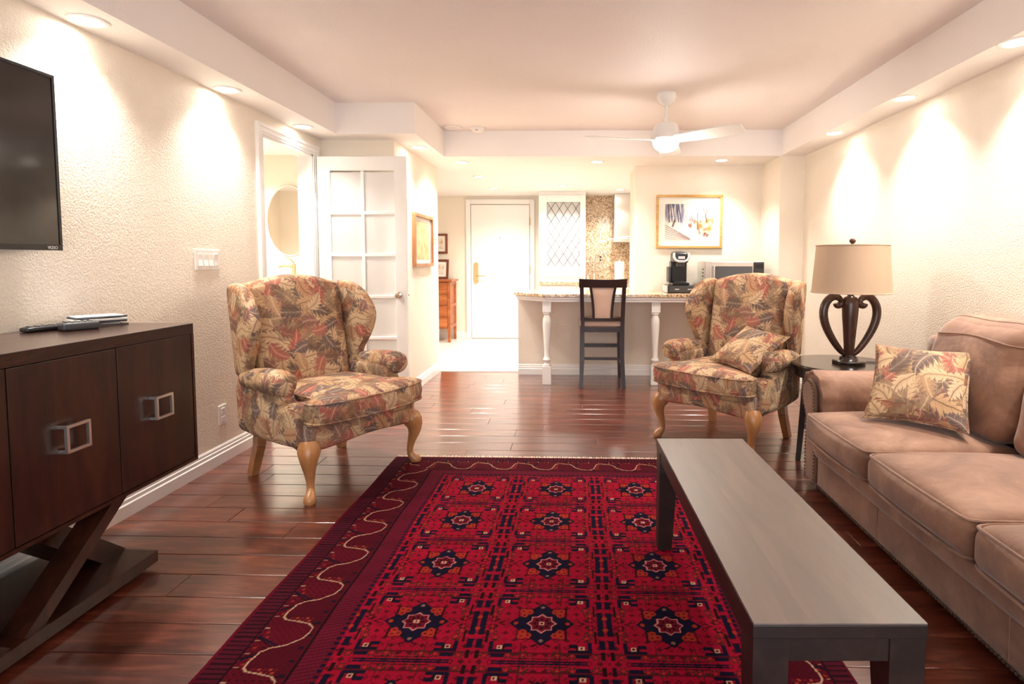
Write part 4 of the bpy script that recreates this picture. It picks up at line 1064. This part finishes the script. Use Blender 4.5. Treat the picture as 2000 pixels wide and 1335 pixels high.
obj('carcass', MB().box(-W2 + .044, W2 - .044, -D2_ + .02, D2_ - .01, .21, .924), 'chest_wood', ct, smooth=0)
for i, (a0, a1) in enumerate(((.225, .39), (.398, .565), (.573, .735), (.743, .912))):
    d = obj('drawer', MB().box(-W2 + .048, W2 - .048, -D2_ + .004, -D2_ + .02, a0, a1, .003), 'chest_wood', ct, smooth=0)
    for x in (-.14, .14): obj('knob', MB().lathe([(.012, -D2_ - .018), (.014, -D2_ - .010), (.006, -D2_ - .004), (.006, -D2_ + .004)], x, (a0 + a1) / 2, 12, 'y'), 'chest_wood', d)
def frame_y(name, label, x0, x1, z0, z1, y, fw, depth, frame_mat, art_mat, inset=.06, tilt=0):
    t = thing(name, label, 'picture', ((x0 + x1) / 2, y, z0)); hx, h = (x1 - x0) / 2, z1 - z0
    for (a0, a1, b0, b1) in ((-hx, hx, h - fw, h), (-hx, hx, 0, fw), (-hx, -hx + fw, fw, h - fw), (hx - fw, hx, fw, h - fw)):
        obj('frame_side', MB().box(a0, a1, -depth, 0, b0, b1, .003), frame_mat, t, smooth=0)
    obj('mat_board', MB().box(-hx + fw, hx - fw, -.008, -.0005, fw, h - fw), 'mat_board', t, smooth=0)
    if art_mat: obj('art', MB().box(-hx + fw + inset, hx - fw - inset, -.0105, -.0085, fw + inset, h - fw - inset), art_mat, t, smooth=0)
    t.rotation_euler = (tilt, 0, 0); return t
frame_y('framed_print', 'small red-framed print hanging above the chest of drawers', -2.45, -2.06, 1.352, 1.666, YE, .032, .025, 'frame_red', 'sketch', .045)
frame_y('framed_print', 'small red-framed print propped on top of the chest of drawers', -2.38, -2.01, .956, 1.262, 8.75, .034, .022, 'frame_red', 'sketch', .04, math.radians(-10))

# ------------------------------------------------------------------ bathroom things
mr = thing('oval_mirror', 'oval bathroom mirror with thin rim seen through the doorway', 'mirror', (-2.80, 5.46, 1.625))
el = lambda a, b, n=48: [(a * math.cos(2 * PI * i / n), b * math.sin(2 * PI * i / n)) for i in range(n)]
obj('mirror_glass', MB().prism(el(.21, .335), -.012, -.0005, 'y'), 'mirror', mr, smooth=0)
obj('rim', MB().tube([(x, -.010, z) for x, z in el(.213, .338)], .005, 8, True), 'chrome', mr)
vn = thing('bathroom_vanity', 'white bathroom vanity with stone top below the oval mirror', 'vanity', (-2.85, 5.2, 0))
obj('cabinet', MB().box(-.45, .45, -.22, .25, .1, .84, .003), 'gloss_white', vn, smooth=0); obj('toe_kick', MB().box(-.43, .43, -.18, .25, 0, .1), 'dark_grey', vn, smooth=0)
obj('stone_top', MB().box(-.47, .47, -.24, .258, .84, .87, .003), 'mat_board', vn, smooth=0)
for s in (-1, 1):
    d = obj('door', MB().box(min(s * .005, s * .43), max(s * .005, s * .43), -.238, -.221, .13, .82, .003), 'gloss_white', vn, smooth=0); obj('knob', MB().lathe([(.01, -.258), (.012, -.25), (.005, -.238)], s * .05, .6, 10, 'y'), 'chrome', d)
vs_ = thing('vessel_sink', 'round white vessel basin on the bathroom vanity', 'sink', (-2.88, 5.14, .87))
obj('bowl', MB().lathe([(.06, 0), (.10, .01), (.17, .08), (.19, .14), (.183, .14), (.16, .085), (.09, .025), (0, .02)], 0, 0, 32), 'gloss_white', vs_)
ft = thing('vessel_faucet', 'tall brushed gold faucet standing on the bathroom vanity', 'faucet', (-2.675, 5.27, .87))
obj('body', MB().lathe([(.028, 0), (.028, .01), (.02, .014), (.019, .2), (.021, .30), (.019, .34), (0, .345)], 0, 0, 18), 'gold_metal', ft)
obj('spout', MB().tube([(0, 0, .30), (-.03, -.02, .318), (-.07, -.05, .32), (-.11, -.07, .306)], [.016, .015, .013, .011], 10), 'gold_metal', ft)
obj('lever', MB().tube([(0, 0, .345), (-.02, -.01, .375), (-.07, -.04, .405)], [.010, .008, .005], 8), 'gold_metal', ft)
wb = bpy.data.objects.new('window_2', None); COL.objects.link(wb); wb.location = (-4.395, 3.55, 1.05); tag(wb, 'white paned bathroom window seen in the oval mirror', None, None, 'structure')
for (a0, a1, b0, b1) in ((-.45, .45, 0, .05), (-.45, .45, 1.0, 1.05), (-.45, -.4, .05, 1.0), (.4, .45, .05, 1.0), (-.02, .02, .05, 1.0), (-.4, .4, .36, .40), (-.4, .4, .68, .72)): obj('sash', MB().box(0, .03, a0, a1, b0, b1), 'gloss_white', wb, smooth=0)
for i in range(2):
    for j in range(3): obj('pane', MB().box(.004, .012, -.4 + i * .42, -.02 + i * .42, .05 + j * .33, .35 + j * .33), 'paper_grey', wb, smooth=0)

# ------------------------------------------------------------------ counter peninsula
cn = thing('granite_counter', 'speckled granite counter top with a clipped corner and white apron', 'counter', (.6, 5.9, 0))
poly = [(-.34, 5.525), (XSR - .002, 5.525), (XSR - .002, YP - .001), (.613, YP - .001), (.613, YP + .22), (-.67, YP + .22), (-.67, 5.87)]
wpart('granite_slab', MB().prism(poly, .886, .916, 'z', .004), 'granite', cn, smooth=0)
poly2 = [(-.318, 5.56), (XSR - .002, 5.56), (XSR - .002, YP - .001), (-.630, YP - .001), (-.630, 5.885)]
poly3 = [(-.330, 5.542), (XSR - .002, 5.542), (XSR - .002, YP - .001), (-.645, YP - .001), (-.645, 5.878)]
wpart('apron', MB().prism(poly2, .838, .8855, 'z'), 'trim_white', cn, smooth=0); wpart('apron_moulding', MB().prism(poly3, .862, .8855, 'z', .004), 'trim_white', cn, smooth=0)
for x, lb in ((-.305, 'white turned support leg under the clipped counter corner'), (.782, 'white turned support leg beside the floral armchair')):
    t = thing('turned_post', lb, 'post', (x, 5.645, 0), 0, 'turned legs under the counter')
    obj('plinth', MB().box(-.044, .044, -.044, .044, 0, .185, .003), 'gloss_white', t, smooth=0)
    obj('turning', MB().lathe([(.036, .185), (.042, .195), (.030, .21), (.028, .222), (.040, .236), (.042, .25), (.034, .265), (.026, .28), (.027, .34), (.033, .44), (.040, .55), (.044, .62), (.041, .665), (.030, .69), (.028, .70), (.040, .712), (.040, .722), (.036, .73)], 0, 0, 24), 'gloss_white', t)
    obj('block', MB().box(-.044, .044, -.044, .044, .73, .838, .003), 'gloss_white', t, smooth=0)

# ------------------------------------------------------------------ bar stool
sl = thing('bar_stool', 'dark wooden bar stool with pale padded seat at the counter', 'stool', (.247, 5.76, 0))
W_ = 'stool_wood'
def crv(z): return 0.0 if z < .62 else -.055 * ((z - .62) / .44) ** 1.5
for s in (-1, 1):
    m = MB(); zs_ = [0, .15, .3, .45, .62, .72, .82, .92, 1.0, 1.06]
    xs = lambda z: s * (.195 + (.012 if z > .62 else 0) * ((z - .62) / .44 if z > .62 else 0) + (.014 * (.3 - z) / .3 if z < .3 else 0))
    yb = lambda z: -.245 - (.03 * (.45 - z) / .45 if z < .45 else 0) + crv(z)
    vs = []; fs = []
    for z in zs_:
        for dx, dy in ((-.019, -.021), (.019, -.021), (.019, .021), (-.019, .021)): vs.append((xs(z) + dx, yb(z) + dy, z))
    for i in range(len(zs_) - 1):
        for k in range(4): fs.append((i * 4 + k, i * 4 + (k + 1) % 4, i * 4 + 4 + (k + 1) % 4, i * 4 + 4 + k))
    fs += [(3, 2, 1, 0), tuple(len(zs_) * 4 - 4 + k for k in range(4))]
    obj('rear_leg', m.add(vs, fs), W_, sl, smooth=20)
    obj('front_leg', MB().bar((s * .195, .225, .575), (s * .205, .235, 0), .042, .042, .032, .032), W_, sl, smooth=0)
    obj('side_rail', MB().box(s * .178, s * .204, -.24, .225, .545, .59), W_, sl, smooth=0)
    obj('side_stretcher', MB().box(s * .188, s * .206, -.25, .225, .20, .235), W_, sl, smooth=0)
def xcurve(x0, x1, z0, z1, y, dep, t, n=10):
    m = MB(); vs = []; fs = []
    for i in range(n + 1):
        u = -1 + 2 * i / n; x = x0 + (x1 - x0) * i / n; yc = y - dep * (1 - u * u) * 1.0
        for z in (z0, z1):
            for d in (0, t): vs.append((x, yc + d + crv(z), z + (.008 * u * u if z == z1 else 0)))
    for i in range(n):
        b = i * 4; fs += [(b, b + 2, b + 6, b + 4), (b + 1, b + 5, b + 7, b + 3), (b, b + 4, b + 5, b + 1), (b + 2, b + 3, b + 7, b + 6)]
    fs += [(0, 1, 3, 2), (n * 4, n * 4 + 2, n * 4 + 3, n * 4 + 1)]
    return m.add(vs, fs)
obj('crest_rail', xcurve(-.232, .232, .985, 1.062, -.262, .02, .032), W_, sl, smooth=30)
obj('lower_back_rail', xcurve(-.19, .19, .655, .682, -.262, .012, .028), W_, sl, smooth=30)
for s in (-1, 1):
    m = MB(); vs = []; fs = []; n = 8
    for i in range(n + 1):
        t_ = i / n; z = .678 + t_ * .31; x = s * (.088 + .032 * t_ ** 1.8)
        for dx, dy in ((-.012, -.012), (.012, -.012), (.012, .012), (-.012, .012)): vs.append((x + dx, -.262 + crv(z) + dy, z))
    for i in range(n):
        for k in range(4): fs.append((i * 4 + k, i * 4 + (k + 1) % 4, i * 4 + 4 + (k + 1) % 4, i * 4 + 4 + k))
    fs += [(3, 2, 1, 0), tuple(n * 4 + k for k in range(4))]
    obj('back_slat', m.add(vs, fs), W_, sl, smooth=30)
m = MB(); vs = []; fs = []; n = 8
for i in range(n + 1):
    t_ = i / n; z = .684 + t_ * .300; hw = .077 + .032 * t_ ** 1.8
    for k in range(7):
        u = -1 + k / 3; vs.append((hw * u, -.262 + crv(z) - .012 * (1 - u ** 4) * (1 - (2 * t_ - 1) ** 6), z))
    for k in range(7):
        u = 1 - k / 3; vs.append((hw * u, -.258 + crv(z) + .010, z))
for i in range(n):
    for k in range(14): fs.append((i * 14 + k, i * 14 + (k + 1) % 14, i * 14 + 14 + (k + 1) % 14, i * 14 + 14 + k))
fs += [tuple(range(14))[::-1], tuple(n * 14 + k for k in range(14))]
obj('back_pad', m.add(vs, fs), 'beige', sl, smooth=50)
obj('seat', MB().soft(-.222, .222, -.238, .245, .592, .655, .024, 12, (0, 0, .014)), 'beige', sl, smooth=60)
obj('rear_rail', MB().box(-.178, .178, -.262, -.238, .545, .592), W_, sl, smooth=0); obj('front_rail', MB().box(-.178, .178, .21, .236, .545, .59), W_, sl, smooth=0)
obj('rear_stretcher', MB().box(-.188, .188, -.27, -.25, .272, .298), W_, sl, smooth=0); obj('foot_rail', MB().box(-.19, .19, .215, .243, .325, .362), W_, sl, smooth=0)

# ------------------------------------------------------------------ watercolour on the counter wall
t = frame_y('framed_watercolour', 'gold-framed autumn woodland watercolour hanging above the counter', .841, 1.546, 1.378, 1.948, YP, .026, .028, 'gold_frame', None)
def watercolour(w, h):
    nx, ny = 150, 110; u, v = np.meshgrid(np.linspace(0, 1, nx), np.linspace(0, 1, ny)); C = np.ones((ny, nx, 3)) * np.array(S('f6f1ea'))
    rs = np.random.RandomState(5)
    def blend(mask, c, a): 
        c = np.array(S(c)); mm = np.clip(mask, 0, 1)[..., None] * a; C[:] = C * (1 - mm) + c * mm
    def blob(cx, cy, rx, ry, c, a): blend(np.exp(-(((u - cx) / rx) ** 2 + ((v - cy) / ry) ** 2) * 1.5), c, a)
    for i in range(26): blob(rs.uniform(0, .38), rs.uniform(.55, 1), rs.uniform(.02, .05), rs.uniform(.08, .2), rs.choice(['8f9fc0', 'a9a6b4', '7486b0', 'b6aebb']), .55)
    for i in range(30): blob(rs.uniform(.62, 1), rs.uniform(.12, .6), rs.uniform(.02, .07), rs.uniform(.03, .09), rs.choice(['d9a066', 'c77f4e', 'e3bb82', 'b86a50', 'd8b58f']), .6)
    for i in range(14): blob(rs.uniform(.48, .62), rs.uniform(.38, .6), .02, .06, rs.choice(['b07a70', '9a86b0', 'd8a050', '8a6f90']), .6)
    for i in range(22): blob(rs.uniform(.3, .6), rs.uniform(.5, .8), .008, .12, rs.choice(['a9b4d0', 'b9b3c4', '9aa3c0']), .6)
    def stroke(x0, y0, x1, y1, r, c, a):
        d = np.array([x1 - x0, y1 - y0]); L2 = (d ** 2).sum(); s_ = np.clip(((u - x0) * d[0] + (v - y0) * d[1]) / L2, 0, 1)
        dd = np.hypot(u - x0 - s_ * d[0], (v - y0 - s_ * d[1])); blend((dd < r).astype(float), c, a)
    for x0 in (.03, .09, .15, .22, .28): stroke(x0 + .06, .5, x0 + rs.uniform(-.03, .05), 1, rs.uniform(.008, .018), '6d6470', .7)
    for k_ in range(7): stroke(0, .42 - k_ * .06, .5 + k_ * .01, .06 - k_ * .02, .012, rs.choice(['9a7a78', 'b39a9c', '8a6a66', 'c3a7a0']), .55)
    stroke(.2, .55, .16, .38, .02, '7d5a45', .7); stroke(.68, .3, .67, .75, .009, '7a6a50', .7); stroke(.86, .5, .84, .7, .011, '7a5348', .8); stroke(.84, .7, .79, .88, .008, '7a5348', .7); stroke(.84, .7, .88, .86, .008, '7a5348', .7)
    for i in range(6): blob(rs.uniform(.72, .98), rs.uniform(.08, .2), .03, .03, rs.choice(['9a6a5a', '7a6a70', 'b5705a']), .7)
    blob(.58, .16, .14, .1, 'f6f2ee', .5)
    C[:] = np.clip(C, 0, 1) ** 1.75 * .92
    me = bpy.data.meshes.new('art'); idx = np.arange(nx * ny).reshape(ny, nx)
    me.from_pydata([(-w / 2 + w * a, 0, h * b) for a, b in zip(u.ravel(), v.ravel())], [], np.stack([idx[:-1, :-1], idx[:-1, 1:], idx[1:, 1:], idx[1:, :-1]], -1).reshape(-1, 4).tolist())
    ca = me.color_attributes.new('Col', 'FLOAT_COLOR', 'POINT'); ca.data.foreach_set('color', np.concatenate([C, np.ones((ny, nx, 1))], -1).astype(np.float32).ravel()); me.materials.append(MATS['print']); return me
o = bpy.data.objects.new('painting', watercolour(.515, .385)); COL.objects.link(o); o.parent = t; o.location = (0, -.0105, .088)
obj('painting_border', MB().box(-.262, .262, -.0100, -.0082, .083, .478), 'mat_board', t, smooth=0)

# ------------------------------------------------------------------ coffee maker on a pod drawer
pd = thing('pod_drawer', 'low black coffee pod drawer under the coffee maker', 'drawer', (1.085, 5.90, .9165))
obj('case', MB().box(-.165, .185, -.15, .15, .004, .078, .006), 'black_plastic', pd, smooth=0)
obj('side_trim', MB().box(-.178, -.1655, -.14, .14, .004, .074, .003), 'silver_plastic', pd, smooth=0)
f = obj('drawer_front', MB().box(-.155, .175, -.158, -.1505, .010, .072, .003), 'dark_grey', pd, smooth=0)
for x in (-.075, .055): obj('handle', MB().box(x - .022, x + .022, -.164, -.158, .036, .044, .001), 'silver_plastic', f, smooth=0)
cm = thing('coffee_maker', 'black and silver single-cup coffee maker beside the microwave', 'coffee maker', (1.055, 5.90, .9945))
obj('base', MB().box(-.085, .085, -.13, .13, 0, .028, .006), 'black_plastic', cm, smooth=0)
obj('drip_tray', MB().lathe([(.062, .0285), (.066, .036), (.055, .038), (0, .036)], 0, -.065, 24), 'dark_grey', cm)
obj('column', MB().box(-.082, .082, .0, .13, .0285, .25, .012), 'black_plastic', cm, smooth=0)
obj('water_tank', MB().soft(-.112, -.084, -.03, .12, .0285, .19, .008, 6), 'dark_grey', cm, smooth=50)
hd = MB().soft(-.078, .078, -.13, .13, .235, .345, .03, 8, (0, 0, .01)); hd.xf(lambda p: Vector((p.x * (1 - .12 * max(0, (p.z - .25) / .1)), p.y, p.z - max(0, -p.y) * .10)))
obj('brew_head', hd, 'black_plastic', cm, smooth=50)
bd = MB().tube([(-.074, -.128, .33), (-.076, -.134, .29), (-.06, -.138, .258), (-.03, -.140, .244), (.03, -.140, .244), (.06, -.138, .258), (.076, -.134, .29), (.074, -.128, .33)], .013, 10)
obj('handle_band', bd, 'silver_plastic', cm, smooth=60)
obj('display', MB().box(-.034, .034, -.146, -.139, .268, .296, .002), 'silver_plastic', cm, smooth=0)
obj('spout', MB().lathe([(.045, .192), (.048, .235)], 0, -.07, 20), 'dark_grey', cm)

# ------------------------------------------------------------------ microwave
mw = thing('microwave', 'stainless steel microwave oven at the end of the counter', 'microwave', (1.58, 5.86, .9165))
obj('body', MB().box(-.30, .285, -.16, .20, .012, .325, .006), 'steel', mw, smooth=0)
dr = obj('door', MB().box(-.245, .175, -.184, -.161, .02, .318, .004), 'steel', mw, smooth=0)
obj('window', MB().box(-.205, .165, -.1865, -.1845, .055, .275), 'oven_glass', dr, smooth=0); obj('handle', MB().tube([(-.222, -.19, .06), (-.222, -.215, .07), (-.222, -.215, .27), (-.222, -.19, .28)], .008, 8), 'chrome', dr)
pn = obj('control_panel', MB().box(.180, .28, -.184, -.161, .02, .318, .003), 'dark_grey', mw, smooth=0)
for i in range(5):
    for j in range(3): obj('button', MB().box(.192 + j * .027, .212 + j * .027, -.187, -.1845, .05 + i * .034, .072 + i * .034), 'steel', pn, smooth=0)
obj('clock_display', MB().box(.19, .27, -.187, -.1845, .255, .295), 'black_plastic', pn, smooth=0)
for i in range(6): obj('vent_slot', MB().box(-.3008, -.3, -.10, -.03, .06 + i * .035, .075 + i * .035), 'dark_grey', mw, smooth=0)
for x in (-.26, .25):
    for y in (-.13, .17): obj('foot', MB().lathe([(.012, 0), (.014, .012)], x, y, 10), 'rubber', mw)

# ------------------------------------------------------------------ kitchen behind
kb = thing('base_cabinet', 'white kitchen base cabinet under the granite worktop', 'cabinet', (.4, 8.6, 0))
wpart('body', MB().box(-.57, 2.2, 8.36, 8.90, .1, .895), 'gloss_white', kb, smooth=0); wpart('toe_kick', MB().box(-.57, 2.2, 8.42, 8.90, 0.003, .1), 'dark_grey', kb, smooth=0)
for i in range(4): wpart('door', MB().box(-.55 + i * .55, -.02 + i * .55, 8.34, 8.359, .13, .87, .003), 'gloss_white', kb, smooth=0)
wt = thing('worktop', 'speckled granite worktop along the kitchen wall', 'worktop', (.4, 8.6, .9))
wpart('slab', MB().box(-.585, 2.2, 8.30, 8.9, .8955, .935, .004), 'granite', wt, smooth=0)
bs = thing('splashback', 'full-height speckled granite splashback behind the range hood', 'splashback', (.9, 8.9, 1.5))
wpart('slab', MB().box(.125, 2.2, 8.895, 8.919, .936, 2.235), 'granite', bs, smooth=0); wpart('top_strip', MB().box(.125, 2.2, 8.885, 8.919, 2.236, ZS - .001), 'granite', bs, smooth=0)
kc = thing('glass_cabinet', 'tall white kitchen cabinet with leaded diamond glass door', 'cabinet', (-.225, 8.6, .935))
wpart('carcass', MB().box(-.575, -.55, 8.345, 8.9, 1.01, 2.2).box(.093, .118, 8.345, 8.9, 1.01, 2.2).box(-.55, .093, 8.84, 8.9, 1.01, 2.2).box(-.575, .118, 8.345, 8.9, 2.2, ZS - .002).box(-.575, .118, 8.345, 8.9, .9355, 1.01), 'gloss_white', kc, smooth=0)
for z in (1.38, 1.75): wpart('shelf', MB().box(-.55, .093, 8.42, 8.84, z, z + .018), 'gloss_white', kc, smooth=0)
GX0, GX1, GZ0, GZ1 = -.45, .035, 1.16, 2.10
dr = wpart('door', MB().box(-.57, GX0, 8.318, 8.344, 1.012, 2.198, .003).box(GX1, .113, 8.318, 8.344, 1.012, 2.198, .003).box(GX0, GX1, 8.318, 8.344, 1.012, GZ0, .003).box(GX0, GX1, 8.318, 8.344, GZ1, 2.198, .003), 'gloss_white', kc, smooth=0)
off = Vector(kc.location)
obj('glass', MB().box(GX0, GX1, 8.332, 8.336, GZ0, GZ1).move(-off), 'cabinet_glass', dr, smooth=0)
dx, dz = (GX1 - GX0) / 4, (GZ1 - GZ0) / 5.0
segs = []
for k_ in range(-12, 16):
    for s in (1, -1):
        pts = []
        for i in range(201):
            x = GX0 + (GX1 - GX0) * i / 200; z = GZ0 + s * (x - GX0) / dx * dz / 1.0 + k_ * dz
            if GZ0 <= z <= GZ1: pts.append((x, z))
        if len(pts) > 4: segs.append((pts[0], pts[-1]))
for (a_, b_) in segs: obj('lead_bar', MB().tube([(a_[0], 8.330, a_[1]), (b_[0], 8.330, b_[1])], .0032, 5).move(-off), 'lead', dr)
obj('lead_border', MB().tube([(GX0, 8.33, GZ0), (GX1, 8.33, GZ0), (GX1, 8.33, GZ1), (GX0, 8.33, GZ1)], .004, 5, True).move(-off), 'lead', dr)
obj('pull', MB().tube([(-.215, 8.318, 1.06), (-.215, 8.298, 1.06), (-.125, 8.298, 1.06), (-.125, 8.318, 1.06)], .005, 8).move(-off), 'nickel', dr)
hd = thing('range_hood', 'stainless chimney range hood with curved glass canopy', 'range hood', (.86, 8.7, 1.5))
wpart('chimney', MB().box(.555, 1.165, 8.60, 8.884, 1.58, ZS - .002, .003), 'steel', hd, smooth=0); wpart('control_box', MB().box(.54, 1.18, 8.50, 8.884, 1.525, 1.58, .003), 'steel', hd, smooth=0)
m = MB(); vs = []; fs = []; N = 24
for i in range(N + 1):
    u = -1 + 2 * i / N; x = .86 + .60 * u; z = 1.60 - .11 * u * u
    for yv in (8.40 + .05 * u * u, 8.884):
        for dz_ in (0, .008): vs.append((x, yv, z + dz_))
for i in range(N):
    b = i * 4; fs += [(b, b + 4, b + 6, b + 2), (b + 1, b + 3, b + 7, b + 5), (b, b + 1, b + 5, b + 4), (b + 2, b + 6, b + 7, b + 3)]
fs += [(0, 2, 3, 1), (N * 4, N * 4 + 1, N * 4 + 3, N * 4 + 2)]
wpart('glass_canopy', m.add(vs, fs), 'clear_glass', hd, smooth=40)
wpart('canopy_rim', MB().tube([(.86 + .60 * u, 8.398 + .05 * u * u, 1.604 - .11 * u * u) for u in np.linspace(-1, 1, 25)], .006, 6), 'nickel', hd)
kf = thing('kitchen_faucet', 'arched pale kitchen faucet in front of the granite splashback', 'faucet', (.255, 8.62, .935))
obj('body', MB().lathe([(.03, 0), (.03, .01), (.022, .014), (.02, .12)], 0, 0, 16), 'chrome', kf)
obj('spout', MB().tube(smooth_open([(0, 0, .11), (0, 0, .3), (.01, 0, .40), (.05, -.01, .455), (.10, -.02, .45), (.14, -.03, .40), (.145, -.03, .37)], 2), .014, 10), 'chrome', kf)
obj('lever', MB().tube([(-.015, 0, .07), (-.05, 0, .10), (-.08, 0, .14)], [.008, .007, .005], 8), 'chrome', kf)
sd_ = thing('soap_dispenser', 'small chrome soap pump beside the kitchen faucet', 'dispenser', (.16, 8.60, .935))
obj('bottle', MB().lathe([(.028, 0), (.03, .01), (.03, .08), (.012, .095), (.010, .11)], 0, 0, 16), 'chrome', sd_); obj('pump', MB().tube([(0, 0, .105), (0, 0, .135), (.04, -.01, .135)], .006, 8), 'chrome', sd_)
pt = thing('paper_towel', 'white paper towel roll standing on the kitchen worktop', 'paper towel', (.632, 8.50, .935))
obj('holder', MB().lathe([(.075, 0), (.075, .008), (.008, .012), (.008, .32), (.012, .33), (0, .335)], 0, 0, 20), 'chrome', pt); obj('roll', MB().lathe([(.022, .013), (.076, .013), (.076, .30), (.022, .30)], 0, 0, 28), 'paper_white', pt)
ko = thing('wall_outlet', 'black power outlet on the granite splashback behind the faucet', 'outlet', (.36, 8.894, 1.28))
obj('plate', MB().box(-.04, .04, -.007, 0, -.06, .06, .002), 'granite', ko, smooth=0)
for z in (-.025, .025): obj('socket', MB().box(-.014, .014, -.010, -.007, z - .014, z + .014, .001), 'black_plastic', ko, smooth=0)
